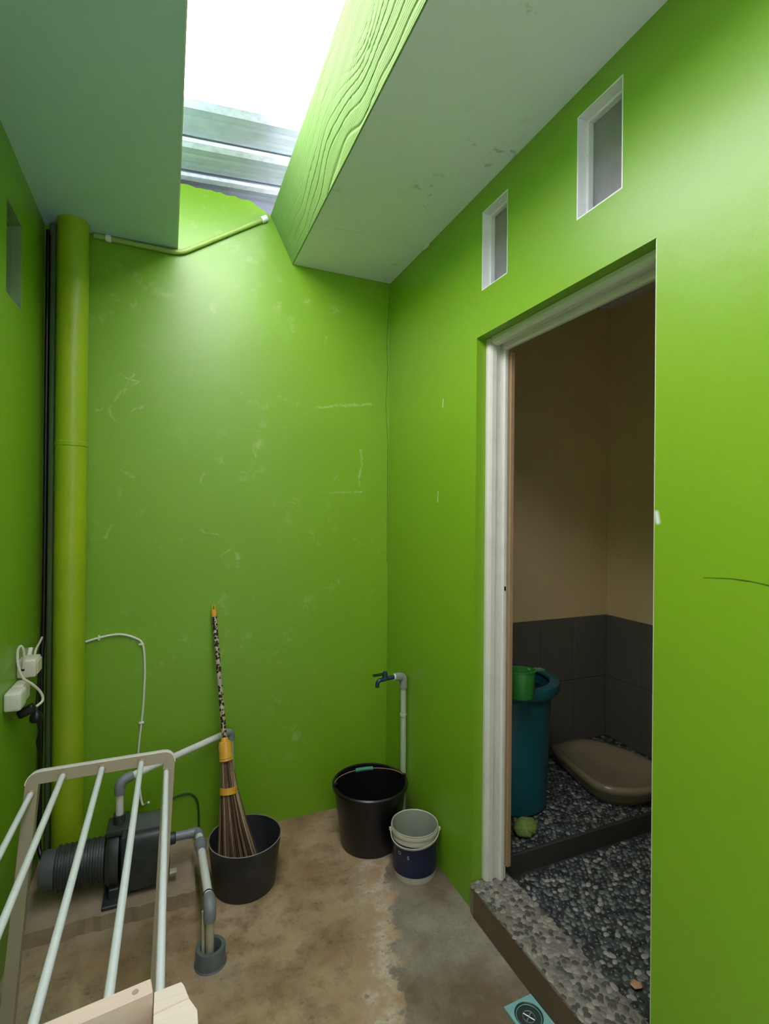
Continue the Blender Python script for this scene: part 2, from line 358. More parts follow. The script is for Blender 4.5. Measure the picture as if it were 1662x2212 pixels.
def tube(bm, pts, r, seg=12, caps=True, prof=None, up=None):
    P = [Vector(p) for p in pts]; rings = []
    T = []
    for i in range(len(P)):
        d = (P[min(i+1, len(P)-1)]-P[max(i-1, 0)]); T.append(d.normalized())
    u = Vector(up) if up else (Vector((0, 0, 1)) if abs(T[0].z) < 0.9 else Vector((1, 0, 0)))
    x = (u-T[0]*u.dot(T[0])).normalized()
    for i, p in enumerate(P):
        x = (x-T[i]*x.dot(T[i])).normalized(); y = T[i].cross(x)
        rr = r[i] if isinstance(r, (list, tuple)) else r
        if prof: rings.append([bm.verts.new(p+x*a+y*b) for a, b in prof])
        else: rings.append([bm.verts.new(p+x*(rr*math.cos(2*PI*k/seg))+y*(rr*math.sin(2*PI*k/seg))) for k in range(seg)])
    n = len(rings[0])
    for a, b in zip(rings, rings[1:]):
        for i in range(n): bm.faces.new((a[i], a[(i+1) % n], b[(i+1) % n], b[i]))
    if caps: bm.faces.new(rings[0][::-1]); bm.faces.new(rings[-1])
    return bm
def prism(bm, poly, axis, a, b):
    # poly: 2D points; axis 'X','Y','Z' extrusion from a to b
    def mk(p, t):
        if axis == 'X': return (t, p[0], p[1])
        if axis == 'Y': return (p[0], t, p[1])
        return (p[0], p[1], t)
    A = [bm.verts.new(mk(p, a)) for p in poly]; Bv = [bm.verts.new(mk(p, b)) for p in poly]
    n = len(poly)
    for i in range(n): bm.faces.new((A[i], A[(i+1) % n], Bv[(i+1) % n], Bv[i]))
    bm.faces.new(A[::-1]); bm.faces.new(Bv); return bm
def slab_holes(bm, axis, a, b, u0, u1, v0, v1, holes):
    """wall slab between planes axis=a..b, spanning u (horizontal) and v (z), with rectangular through holes"""
    us = sorted(set([u0, u1]+[h[0] for h in holes]+[h[1] for h in holes])); vs2 = sorted(set([v0, v1]+[h[2] for h in holes]+[h[3] for h in holes]))
    cache = {}
    def V(t, u, v):
        k = (t, u, v)
        if k not in cache: cache[k] = bm.verts.new((t, u, v) if axis == 'X' else (u, t, v))
        return cache[k]
    def hole(i, j):
        if i < 0 or j < 0 or i >= len(us)-1 or j >= len(vs2)-1: return True
        cu, cv = (us[i]+us[i+1])/2, (vs2[j]+vs2[j+1])/2
        return any(h[0] < cu < h[1] and h[2] < cv < h[3] for h in holes)
    for i in range(len(us)-1):
        for j in range(len(vs2)-1):
            if hole(i, j): continue
            q = [(us[i], vs2[j]), (us[i+1], vs2[j]), (us[i+1], vs2[j+1]), (us[i], vs2[j+1])]
            for t in (a, b): bm.faces.new([V(t, *x) for x in q])
            for (di, dj), (p1, p2) in (((-1, 0), (q[0], q[3])), ((1, 0), (q[1], q[2])), ((0, -1), (q[0], q[1])), ((0, 1), (q[3], q[2]))):
                if hole(i+di, j+dj): bm.faces.new((V(a, *p1), V(a, *p2), V(b, *p2), V(b, *p1)))
    return bm
def fillet(p0, p1, p2, r, n=6):
    p0, p1, p2 = map(Vector, (p0, p1, p2)); d1 = (p0-p1).normalized(); d2 = (p2-p1).normalized()
    a, b = p1+d1*r, p1+d2*r
    return [a*(1-t)**2+p1*2*t*(1-t)+b*t*t for t in [k/n for k in range(n+1)]]

# ================================================================== SETTING
XL, XR, YB, YN = -0.46, 1.04, 2.41, -1.2      # left wall, right wall, back wall, wall behind the viewer
TH = 0.115                                     # thickness of the right wall
DY0, DY1, DZ0, DZ1 = 0.851, 1.602, 0.107, 2.095
YS = 0.22                                      # behind this line the unseen walls are made white as fill light
b = B(); box(b, (XL-0.12, 0.70, -0.12), (XR+0.02, YB+0.12, 0.0))
obj('floor', b, M_FLOOR, None, label='stained brown and grey concrete floor of the utility area', cat='floor', kind='structure')

b = B(); box(b, (XL-0.12, YN-0.12, -0.12), (XR+0.02, 0.6995, 0.0))  # pale floor added out of view to bounce neutral fill light
obj('floor_fill_bounce', b, simple('white_fill_floor', (0.80, 0.79, 0.80), 0.35, 0.04, 4), None, label='unseen floor behind the viewer, made pale to bounce fill light', cat='floor', kind='structure')
# back wall with its ragged unfinished top inside the roof gap
random.seed(3)
top = [(XR+TH, 2.70), (0.62, 2.70), (0.50, 2.78), (0.432, 2.832)]
k = 0
for i in range(1, 22):
    x = 0.432-(0.432+0.02)*i/22
    z = 2.832+0.048*min(1, i/5.0)+random.uniform(-0.005, 0.005)
    top.append((x, z))
top += [(-0.05, 2.88), (XL-0.12, 2.88)]
b = B(); prism(b, [(XL-0.12, -0.1), (XR+TH, -0.1)]+top, 'Y', YB, YB+0.12)
obj('wall_back', b, M_WB, None, label='scuffed lime green back wall behind the broom and buckets', cat='wall', kind='structure')
LV = (1.89, 2.07, 2.115, 2.405)
b = B(); slab_holes(b, 'X', XL-0.12, XL, YS, YB, -0.1, 2.95, [LV])
obj('wall_left', b, M_WL, None, label='lime green left wall with power sockets and a narrow vent', cat='wall', kind='structure')
V1 = (0.95, 1.107, 2.268, 2.555); V2 = (1.422, 1.574, 2.257, 2.541)
b = B(); slab_holes(b, 'X', XR, XR+TH, YS, YB, -0.1, 2.68, [(DY0, DY1, 0.0, DZ1), V1, V2])
obj('wall_right', b, M_WR, None, label='lime green right wall with the bathroom doorway and two vents', cat='wall', kind='structure')
for nm, x0, x1, zt in (('wall_left_near', XL-0.12, XL, 2.95), ('wall_right_near', XR, XR+TH, 2.68)):
    b = B(); box(b, (x0, YN, -0.1), (x1, YS-0.0005, zt)); obj(nm, b, M_WHITE, None, label='side wall made white for fill light beside the viewer, %s side, out of the picture' % nm.split('_')[1], cat='wall', kind='structure')
b = B(); box(b, (XL-0.12, YN-0.12, -0.1), (XR+TH, YN, 3.0))  # unseen wall, white so it returns neutral fill light
obj('wall_near', b, M_WHITE, None, label='wall made white for fill light behind the viewer, out of the picture', cat='wall', kind='structure')

# ceilings left and right of the roof gap
CZ = 2.625
c = root('ceiling_right', (0.79, 0.6, CZ), 'off-white ceiling boards above the bathroom door wall', 'ceiling', kind='structure')
for y0, y1 in ((2.033, YB), (0.81, 2.030), (-0.41, 0.807), (YN, -0.413)):
    b = B(); box(b, (0.5395, y0, CZ), (XR+0.001, y1, CZ+0.012), 0.001, 1); obj('ceiling_panel', b, M_CEIL, c)
    b = B(); box(b, (0.56, y0-0.03, CZ+0.0125), (XR-0.002, y0+0.03, CZ+0.03)); obj('seam_light_block', b, M_GREYD, c)  # added backing strip stops light leaking through the panel seam
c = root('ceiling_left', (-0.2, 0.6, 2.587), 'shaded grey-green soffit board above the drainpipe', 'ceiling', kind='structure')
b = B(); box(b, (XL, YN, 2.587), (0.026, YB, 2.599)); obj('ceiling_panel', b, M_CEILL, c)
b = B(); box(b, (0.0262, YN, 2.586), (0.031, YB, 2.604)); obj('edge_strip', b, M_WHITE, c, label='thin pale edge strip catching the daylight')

# grooved fascia board along the roof gap
def fascia():
    b = B()
    P0 = Vector((0.534, 0, 2.625)); P1 = Vector((0.430, 0, 2.833)); d = P1-P0; nrm = Vector((-d.z, 0, d.x)).normalized()   # faces the gap and down
    ys = []; y = YB
    while y > 0.75: ys.append(y); y -= 0.0055
    while y > YN: ys.append(y); y -= 0.12
    ys.append(YN)
    nt_ = 150
    def depth(s, t):
        g = 7.0*t+0.55*math.sin(s*3.1+0.6)*(0.3+t)+0.25*math.sin(s*9.0+t*4)+0.10*math.sin(s*27+t*7)
        g += 3.4*math.exp(-((s-1.30)/0.15)**2-((t-0.62)/0.22)**2)
        g -= 1.5*math.exp(-((s-1.62)/0.2)**2-((t-0.25)/0.3)**2)
        g += 0.9*(s-1.3)
        fr = g-math.floor(g); dd = min(fr, 1-fr)/7.0        # in board widths
        amp = 0.0024 if t < 0.45 else max(0.0004, 0.0024-(t-0.45)*0.012)
        amp *= 0.35+0.65*min(1, max(0, (2.2-s)/0.35))
        gr = amp*math.exp(-(dd/0.0085)**2)
        gr += 0.0004*math.sin(t*260+2*math.sin(s*11))*math.sin(s*7+t*20)   # fine fibre
        return gr
    rows = []
    for s in ys:
        rows.append([b.verts.new(P0+d*(j/nt_)+Vector((0, s, 0))-nrm*(depth(s, j/nt_) if 0 < j < nt_ else 0)) for j in range(nt_+1)])
    for a, c2 in zip(rows, rows[1:]):
        for j in range(nt_): b.faces.new((a[j], a[j+1], c2[j+1], c2[j]))
    # back and edges
    th = -nrm*0.014
    q = [b.verts.new(P0+Vector((0, YB, 0))+th), b.verts.new(P1+Vector((0, YB, 0))+th), b.verts.new(P1+Vector((0, YN, 0))+th), b.verts.new(P0+Vector((0, YN, 0))+th)]
    b.faces.new(q)
    b.faces.new([r[0] for r in rows]+[q[3], q[0]]); b.faces.new([r[-1] for r in rows]+[q[2], q[1]])
    return b
obj('trim_1', fascia(), M_BOARD, None, True, label='tilted lime green fascia board with grooved wood grain beside the skylight', cat='fascia board', kind='structure')

# roof: metal sheet with white bars imitating skylit ribs, then translucent sheet
def roof_z(x): return 2.935+(x-0.044)*0.082
def roof_sheet(y0, y1, x0, x1, pitch=0.22, phase=2.42, hgt=0.022):
    b = B(); prof = []
    k = math.ceil((y0-phase)/pitch)-1
    ys = []
    while True:
        c0 = phase+k*pitch
        for dy, dz in ((-0.030, 0), (-0.017, hgt), (0.017, hgt), (0.030, 0)): ys.append((c0+dy, dz))
        ys += [(c0+0.07, 0), (c0+0.085, 0.003), (c0+0.10, 0), (c0+0.13, 0), (c0+0.145, 0.003), (c0+0.16, 0)]
        k += 1
        if phase+k*pitch > y1+pitch: break
    ys = [(y0, 0)]+[p for p in ys if y0 < p[0] < y1]+[(y1, 0)]
    lo = [[b.verts.new((x, y, roof_z(x)+dz)) for y, dz in ys] for x in (x0, x1)]
    for j in range(len(ys)-1): b.faces.new((lo[0][j], lo[0][j+1], lo[1][j+1], lo[1][j]))
    return b
rf = root('roof', (0.28, 2.4, 2.94), 'grey ribbed metal roof sheet above the back wall', 'roof', kind='structure')
obj('metal_sheet', roof_sheet(1.985, 2.9, -0.75, 1.35), M_METAL, rf)
for y, wd in ((2.425, 0.020), (2.200, 0.022), (1.975, 0.026)):
    b = B()
    vs_ = box(b, (-0.75, y-wd, -0.016), (1.35, y+wd, 0.0), 0.003, 1)
    for v in vs_: v.co.z += roof_z(v.co.x)-0.001
    obj('lit_rib_bar', b, M_LITRIB, rf)
obj('metal_sheet', roof_sheet(YN-0.15, -0.95, -0.75, 1.35), M_METAL, rf)
b = roof_sheet(-0.95, 1.985, -0.75, 1.35)
obj('skylight_sheet', b, M_SKY, None, label='glowing white translucent roof sheet letting in daylight', cat='skylight', kind='structure')
b = B(); box(b, (-0.75, YB+0.125, 2.4), (1.35, YB+0.20, 3.10))  # added board, blocks the bright sky behind the roof gap
obj('sky_gap_blocker', b, simple('grey_sky_blocker', (0.24, 0.24, 0.30), 0.6, 0.1, 6), None, label='added grey closing board blocking the sky between back wall top and roof', cat='closing board', kind='structure')
# vents
def vent(name, side, y0, y1, z0, z1, label):
    s = 1 if side == 'R' else -1
    xf = XR if side == 'R' else XL
    o = root(name, (xf+s*0.05, (y0+y1)/2, z0), label, 'vent window', kind='structure')
    fm = M_WHITE if side == 'R' else M_VENTG
    def ring(nm, xa, xb, t, mat):
        b = B(); slab_holes(b, 'X', xf+s*xa, xf+s*xb, y0, y1, z0, z1, [(y0+t, y1-t, z0+t, z1-t)]); obj(nm, b, mat, o)
    ring('outer_frame', 0.0005, 0.030, 0.004, fm)
    ring('inner_frame', 0.0302, 0.047, 0.013, fm)
    b = B(); box(b, (xf+s*0.0475, y0+0.002, z0+0.002), (xf+s*0.0535, y1-0.002, z1-0.002)); obj('pane', b, M_PANE if side == 'R' else M_GREYD, o)
vent('window_1', 'R', *V1, 'white framed vent nearest the viewer, right above the doorway')
vent('window_2', 'R', *V2, 'smaller looking white framed vent near the ceiling corner')
vent('window_3', 'L', *LV, 'narrow vent high in the shaded left wall')

# door frame
dr = root('door_1', (XR+0.08, (DY0+DY1)/2, DZ0), 'white stepped plastic door frame of the bathroom', 'door frame', kind='structure')
FX0, FX1 = XR+0.040, XR+TH+0.005
prof = [(0, 0), (0, 0.030), (0.006, 0.034), (0.026, 0.034), (0.026, 0.038), (0.055, 0.038), (0.055, 0.052), (0.061, 0.056), (0.078, 0.056), (0.078, 0.046), (FX1-FX0, 0.046), (FX1-FX0, 0)]
pf = [(0.000, 0.012), (0.004, 0.022), (0.012, 0.026), (0.028, 0.028), (0.034, 0.020), (0.050, 0.018), (0.052, 0.034), (0.058, 0.040), (0.068, 0.040), (0.074, 0.036), (0.0765, 0.034), (FX1-FX0, 0.034), (FX1-FX0, 0), (0, 0)]
b = B(); prism(b, [(FX0+a, DY1-0.001-c_) for a, c_ in pf], 'Z', DZ0+0.001, DZ1-0.002); obj('jamb', b, M_PVCF, dr)
b = B(); prism(b, [(FX0+a, DY0+0.001+c_*0.35) for a, c_ in pf], 'Z', DZ0+0.001, DZ1-0.002); obj('jamb', b, M_PVCF, dr)
b = B()
zz = [(FX0+a, DZ1-0.001-c_) for a, c_ in pf]
A = [b.verts.new((x, DY0+0.016, z)) for x, z in zz]; Bv = [b.verts.new((x, DY1-0.035, z)) for x, z in zz]; n = len(zz)
for i in range(n): b.faces.new((A[i], A[(i+1) % n], Bv[(i+1) % n], Bv[i]))
b.faces.new(A); b.faces.new(Bv[::-1]); obj('head', b, M_PVCF, dr)
b = B(); box(b, (XR+0.002, DY0-0.0005, DZ0), (XR+0.0402, DY0+0.0035, DZ1-0.0005)); obj('edge_strip', b, M_PVCF, dr, label='thin white strip on the near door edge')
b = B(); box(b, (FX1-0.004, DY1-0.050, DZ0+0.05), (FX1+0.014, DY1-0.0350, DZ1-0.05), 0.002, 1); obj('door_stop', b, M_DARKVOID, dr, label='tan wooden stop strip')
b = B(); box(b, (FX0+0.060, DY1-0.0435, 1.17), (FX0+0.066, DY1-0.0400, 1.185)); obj('strike_hole', b, M_BLACK, dr)

# door sill with pebble facing
sl = root('trim_2', (XR+0.07, 1.2, 0), 'low cement doorsill set with faded pebbles below the bathroom door', 'doorsill', kind='structure')
b = B(); box(b, (XR-0.012, DY0+0.0, 0.0), (XR+0.15, DY1-0.001, DZ0-0.002), 0.006, 2); obj('cement_step', b, M_SILL, sl)
b = B(); box(b, (XR-0.0155, DY0-0.3, 0.0005), (XR-0.0122, DY1-0.03, DZ0-0.006), 0.002, 1); obj('riser_face', b, M_RISER, sl, label='dark brown stained step face')

# ------------------------------------------------------------------ bathroom shell
BX0, BX1, BY0, BY1 = XR+TH, 2.425, 0.15, 2.31
BFZ, PLZ = 0.06, 0.14
bf = root('floor_bathroom', (1.8, 1.0, BFZ), 'dark pebble mosaic bathroom floor seen through the doorway', 'floor', kind='structure')
b = B(); box(b, (XR+0.151, BY0, -0.05), (BX1, 1.622, BFZ-0.001)); obj('cement_bed', b, M_BED, bf)
pfm = root('floor_platform', (1.8, 1.96, BFZ), 'raised pebble platform carrying the squat toilet and barrel', 'platform', kind='structure')
b = B(); box(b, (BX0, 1.6225, -0.05), (BX1, BY1, PLZ-0.001), 0.004, 1); obj('cement_bed', b, M_BED, pfm)
def bwall(name, lo, hi, label):
    b = B(); box(b, lo, hi); o = root(name, ((lo[0]+hi[0])/2, (lo[1]+hi[1])/2, lo[2]), label, 'wall', kind='structure'); obj('plaster', b, M_ORANGE, o); return o
wbb = bwall('wall_bathroom_back', (BX0, BY1, 0), (BX1+0.1, BY1+0.09, 2.68), 'ochre bathroom wall behind the barrel, tiled below')
wbs = bwall('wall_bathroom_side', (BX1, BY0, 0), (BX1+0.1, BY1-0.001, 2.68), 'ochre bathroom wall beside the squat toilet, tiled below')
bwall('wall_bathroom_near', (BX0, BY0-0.1, 0), (BX1+0.1, BY0-0.001, 2.68), 'bathroom wall hidden beside the doorway')
b = B(); box(b, (BX0, BY0-0.1, 2.681), (BX1+0.1, BY1+0.09, 2.74)); obj('ceiling_bathroom', b, M_CEIL, None, label='dark bathroom ceiling behind the doorway', cat='ceiling', kind='structure')
TB = 0.857; tw = 0.245; tH = (TB-PLZ)/2
def tiles(parent, axis):
    me = None
    if axis == 'Y':
        x = BX1-0.008
        cells = []
        while x > BX0+0.05:
            x0 = max(BX0+0.002, x-tw); cells.append((x0, x)); x -= tw
        b = B(); box(b, (BX0, BY1-0.004, PLZ), (BX1, BY1-0.0005, TB)); obj('grout_bed', b, M_GROUT, parent)
        for x0, x1 in cells:
            for r in range(2):
                b = B(); box(b, (x0+0.0015, BY1-0.010, PLZ+r*tH+0.0015), (x1-0.0015, BY1-0.0042, PLZ+(r+1)*tH-0.0015), 0.0015, 1); obj('tile', b, M_TILE, parent)
    else:
        b = B(); box(b, (BX1-0.004, BY0, PLZ), (BX1-0.0005, BY1-0.011, TB)); obj('grout_bed', b, M_GROUT, parent)
        y = BY1-0.011
        while y > 1.0:
            for r in range(2):
                b = B(); box(b, (BX1-0.010, y-tw+0.0015, PLZ+r*tH+0.0015), (BX1-0.0042, y-0.0015, PLZ+(r+1)*tH-0.0015), 0.0015, 1); obj('tile', b, M_TILE, parent)
            y -= tw
tiles(wbb, 'Y'); tiles(wbs, 'X')

# ------------------------------------------------------------------ pebbles
random.seed(11)
def pebble_shape(k):
    rnd = random.Random(k); n = 9; vs_ = []; fs = []
    rr = [1+rnd.uniform(-0.16, 0.16) for _ in range(n)]
    for ring, (q, z) in enumerate(((1.0, -0.15), (0.86, 0.42), (0.45, 0.78))):
        for i in range(n):
            a = 2*PI*i/n; vs_.append((q*rr[i]*math.cos(a), q*rr[i]*math.sin(a)*0.72, z))
    for ring in range(2):
        for i in range(n): fs.append((ring*n+i, ring*n+(i+1) % n, (ring+1)*n+(i+1) % n, (ring+1)*n+i))
    fs.append(tuple(2*n+i for i in range(n)))
    return vs_, fs
SHAPES = [pebble_shape(k) for k in range(6)]
_pm = {}
def pebble_mesh(k, mat):
    if (k, mat.name) not in _pm:
        me = bpy.data.meshes.new('pebble'); me.from_pydata(SHAPES[k][0], [], SHAPES[k][1]); me.materials.append(mat)
        for p in me.polygons: p.use_smooth = True
        _pm[(k, mat.name)] = me
    return _pm[(k, mat.name)]
def scatter(x0, x1, y0, y1, cell):
    out = []; row = 0; y = y0
    while y < y1:
        x = x0+(cell*0.5 if row % 2 else 0)
        while x < x1:
            px, py = x+random.uniform(-0.22, 0.22)*cell, y+random.uniform(-0.22, 0.22)*cell
            if x0+0.006 < px < x1-0.006 and y0+0.006 < py < y1-0.006: out.append((px, py))
            x += cell
        y += cell*0.80; row += 1
    return out
def lay(parent, pts, z, mats, weights, size, hgt, n_single, lift=0.0):
    po_ = root_loc(parent)
    def seen(p): return 0.85 < p[1]/p[0]*1.04 < 1.58
    order = sorted(pts, key=lambda p: (not seen(p), p[0]**2+p[1]**2))
    bmv, bmf, bmi = [], [], []
    for i, (x, y) in enumerate(order):
        k = random.randrange(6); mi = random.choices(range(len(mats)), weights)[0]; s = size*random.uniform(0.75, 1.25); a = random.uniform(0, PI); h = hgt*random.uniform(0.7, 1.3)
        if i < n_single:
            o = bpy.data.objects.new('pebble', pebble_mesh(k, mats[mi])); COL.objects.link(o); o.parent = parent
            o.location = Vector((x, y, z+lift))-po_; o.rotation_euler = (0, 0, a); o.scale = (s, s, h)
        else:
            base = len(bmv); ca, sa = math.cos(a), math.sin(a)
            for vx, vy, vz in SHAPES[k][0]: bmv.append((x+(vx*ca-vy*sa)*s-po_.x, y+(vx*sa+vy*ca)*s-po_.y, z+lift+vz*h-po_.z))
            for f in SHAPES[k][1]: bmf.append(tuple(base+q for q in f)); bmi.append(mi)
    if bmv:
        me = bpy.data.meshes.new('pebbles'); me.from_pydata(bmv, [], bmf)
        for mm in mats: me.materials.append(mm)
        me.polygons.foreach_set('material_index', bmi)
        me.polygons.foreach_set('use_smooth', [True]*len(bmf))
        o = bpy.data.objects.new('pebbles', me); COL.objects.link(o); o.parent = parent; o['kind'] = 'stuff'
lay(sl, scatter(XR-0.018, XR+0.153, DY0+0.006, DY1-0.002, 0.0192), DZ0-0.002, PEBS, (4, 6, 4), 0.0112, 0.0032, 300)
lay(bf, scatter(XR+0.153, BX1-0.01, BY0+0.3, 1.618, 0.0225), BFZ, PEB, (5, 8, 5, 2), 0.0118, 0.0052, 300)
lay(pfm, scatter(BX0+0.004, BX1-0.01, 1.626, BY1-0.012, 0.0225), PLZ, PEB, (5, 8, 5, 2), 0.0118, 0.0052, 60)

# ================================================================== THINGS
RX = Matrix.Rotation(PI/2, 3, 'Y')      # lathe axis z -> +x
# --- drainpipe and the small pipes beside it
t = root('drainpipe', (-0.352, 2.345, 0), 'thick lime painted plastic drainpipe standing in the left corner', 'pipe')
b = B(); lathe(b, [(0.0, 0.0525), (0.055, 0.0525), (0.055, 2.586), (0.0, 2.586)], 36, (-0.352, 2.345, 0)); obj('pipe', b, M_PIPEG, t, True)
b = B(); lathe(b, [(0.0552, 1.70), (0.0572, 1.702), (0.0572, 1.718), (0.0552, 1.72)], 36, (-0.352, 2.345, 0)); obj('joint_ring', b, M_PIPEG, t, True)
t = root('riser_pipe', (-0.428, 2.385, 0), 'thin dull green riser pipe squeezed between drainpipe and left wall', 'pipe')
b = B(); lathe(b, [(0.0, 0.0525), (0.0135, 0.0525), (0.0135, 2.545), (0.0, 2.545)], 18, (-0.4225, 2.385, 0)); obj('pipe', b, simple('dull_green_pipe', (0.10, 0.15, 0.06), 0.5, 0.1, 10), t, True)
b = B(); lathe(b, [(0.0, 2.535), (0.017, 2.535), (0.017, 2.580), (0.0, 2.580)], 18, (-0.4225, 2.385, 0)); obj('cap', b, M_GREYD, t, True)
b = B(); tube(b, catmull([(-0.446, 2.396, 2.56), (-0.447, 2.397, 2.0), (-0.447, 2.396, 1.4), (-0.447, 2.39, 1.0), (-0.4475, 2.37, 0.86), (-0.445, 2.355, 0.6), (-0.444, 2.34, 0.30), (-0.436, 2.30, 0.16), (-0.40, 2.235, 0.135)], 6), 0.008, 10)  # real cable low down; upper run stands in for the corner shadow
obj('power_cable_corner_shade', b, M_BLACK, None, True, label='thick black pump cable, carried up the left corner as its dark shade', cat='cable')

# --- painted conduit on the back wall under the soffit
t = root('wall_conduit', (0.1, 2.395, 2.57), 'thin green painted conduit bent along the top of the back wall', 'conduit')
Y0 = 2.3985
pth = [(-0.288, Y0, 2.576), (-0.12, Y0, 2.571), (0.0, Y0, 2.571)]+fillet((0.0, Y0, 2.571), (0.045, Y0, 2.573), (0.405, Y0, 2.806), 0.03)+[(0.405, Y0, 2.806)]
b = B(); tube(b, pth, 0.0105, 12); obj('tube', b, M_CONDG, t, True)
for x, z, dx, dz in ((-0.235, 2.5745, 0.010, 0.0), (0.398, 2.8015, 0.012, 0.008)):
    b = B(); tube(b, [(x-dx, Y0, z-dz), (x+dx, Y0, z+dz)], 0.0145, 12); obj('clip', b, M_WHITE, t, True)

# --- white cable on the back wall
t = root('wall_cable', (-0.1, 2.40, 0.1), 'thin pale cable clipped to the back wall beside the drainpipe', 'cable')
Y0 = 2.4045
b = B(); tube(b, catmull([(-0.330, Y0, 0.905), (-0.258, Y0, 0.925), (-0.185, Y0, 0.934), (-0.124, Y0, 0.915), (-0.092, Y0, 0.883), (-0.083, Y0, 0.79), (-0.085, Y0, 0.672), (-0.093, Y0, 0.556), (-0.104, Y0, 0.43), (-0.100, Y0, 0.30), (-0.085, Y0-0.03, 0.22), (-0.060, 2.30, 0.262)], 6), 0.0045, 8)
obj('wire', b, M_CABLE, t, True)
for x, z, hz in ((-0.255, 0.9255, 1), (-0.097, 0.885, 0), (-0.0935, 0.552, 0)):
    b = B(); box(b, (x-(0.004 if hz else 0.010), Y0-0.006, z-(0.010 if hz else 0.004)), (x+(0.004 if hz else 0.010), 2.4095, z+(0.010 if hz else 0.004)), 0.0015, 1); obj('clip', b, M_CABLE, t)
b = B(); tube(b, catmull([(0.02, 2.405, 0.20), (0.06, 2.404, 0.213), (0.10, 2.404, 0.212), (0.13, 2.404, 0.18), (0.139, 2.404, 0.12), (0.141, 2.404, 0.0)], 6), 0.004, 8)
obj('looped_cable', b, simple('dark_green_cable', (0.03, 0.06, 0.015), 0.5, 0.1, 20), None, True, label='dark green cable looped low on the back wall behind the pump pipe', cat='cable')

# --- sockets and plugs on the left wall
t = root('power_socket', (-0.435, 2.09, 0.886), 'upper beige surface socket box on the left wall, next to the drainpipe', 'socket', 'beige wall sockets')
b = B(); box(b, (XL+0.0005, 2.050, 0.886), (XL+0.056, 2.130, 0.946), 0.006, 3); obj('housing', b, M_BEIGE, t, True)
b = B(); box(b, (XL+0.0562, 2.058, 0.894), (XL+0.060, 2.122, 0.938), 0.0015, 1); obj('face_plate', b, M_BEIGE, t)
b = B(); box(b, (XL+0.012, 2.0488, 0.911), (XL+0.024, 2.0499, 0.919), 0.0003, 1); obj('cable_hole', b, M_BLACK, t)
t = root('power_socket', (-0.43, 1.96, 0.80), 'lower beige socket with a white adaptor plugged in on the left wall', 'socket', 'beige wall sockets')
b = B(); box(b, (XL+0.0005, 1.985, 0.818), (XL+0.034, 2.065, 0.880), 0.005, 3); obj('housing', b, M_BEIGE, t, True)
b = B(); box(b, (XL+0.0345, 1.99, 0.824), (XL+0.038, 2.060, 0.874), 0.0015, 1); obj('face_plate', b, M_BEIGE, t)
b = B(); box(b, (XL+0.001, 1.900, 0.826), (XL+0.048, 1.972, 0.884), 0.008, 3); obj('adaptor', b, M_PVCF, t, True)
b = B(); box(b, (XL+0.010, 1.9722, 0.842), (XL+0.036, 1.9845, 0.866), 0.002, 1); obj('adaptor_neck', b, M_BEIGE, t)
t = root('cord_loop', (-0.43, 2.05, 0.85), 'beige cord looping over the socket boxes to a black plug', 'cord')
b = B(); tube(b, catmull([(XL+0.020, 2.046, 0.920), (XL+0.024, 2.040, 0.975), (XL+0.017, 2.034, 0.998), (XL+0.010, 2.025, 0.985), (XL+0.014, 2.015, 0.94), (XL+0.030, 2.005, 0.90), (XL+0.055, 2.015, 0.872), (XL+0.074, 2.03, 0.840), (XL+0.080, 2.03, 0.812), (XL+0.066, 2.01, 0.800)], 6), 0.0042, 8); obj('wire', b, M_BEIGE, t, True)
b = B(); box(b, (-0.030, -0.016, -0.014), (0.022, 0.016, 0.014), 0.007, 3, Matrix.Rotation(math.radians(-25), 3, 'Y'))
bmesh.ops.translate(b, verts=b.verts[:], vec=(XL+0.044, 2.010, 0.790)); obj('plug_body', b, M_BLACK, t, True)
b = B(); tube(b, [(XL+0.018, 2.010, 0.778), (XL+0.003, 2.010, 0.771)], 0.002, 6); obj('plug_pin', b, M_SCREW, t)
t = root('plug', (-0.42, 2.16, 0.70), 'round black plug dangling from a black cord below the sockets', 'plug')
b = B(); lathe(b, [(0, -0.016), (0.016, -0.015), (0.021, -0.008), (0.021, 0.004), (0.015, 0.014), (0.008, 0.022), (0.0055, 0.036), (0, 0.036)], 16, (-0.418, 2.135, 0.722)); obj('body', b, M_BLACK, t, True)
b = B(); tube(b, catmull([(-0.418, 2.135, 0.757), (-0.416, 2.138, 0.80), (-0.412, 2.138, 0.86), (-0.410, 2.134, 0.90)], 5), 0.0038, 8); obj('upper_cord', b, M_BLACK, t, True)
b = B(); tube(b, catmull([(-0.414, 2.137, 0.706), (-0.412, 2.16, 0.66), (-0.420, 2.165, 0.62), (-0.414, 2.18, 0.575), (-0.42, 2.23, 0.5), (-0.435, 2.28, 0.42)], 6), 0.0042, 8); obj('lower_cord', b, M_BLACK, t, True)
b = B(); prism(b, [(2.17, 0.905), (2.22, 0.950), (2.235, 0.945), (2.20, 0.895)], 'X', XL+0.0005, XL+0.012)
obj('cable_tab', b, M_CABLE, None, label='small white cable tab between the upper socket and the drainpipe', cat='cable tab')
b = B(); tube(b, catmull([(-0.425, 2.132, 0.935), (-0.430, 2.18, 0.950), (-0.436, 2.27, 0.955), (-0.440, 2.33, 0.96)], 5), 0.004, 8)
obj('short_cable', b, M_BEIGE, None, True, label='short beige cable from the upper socket to the corner', cat='cable')

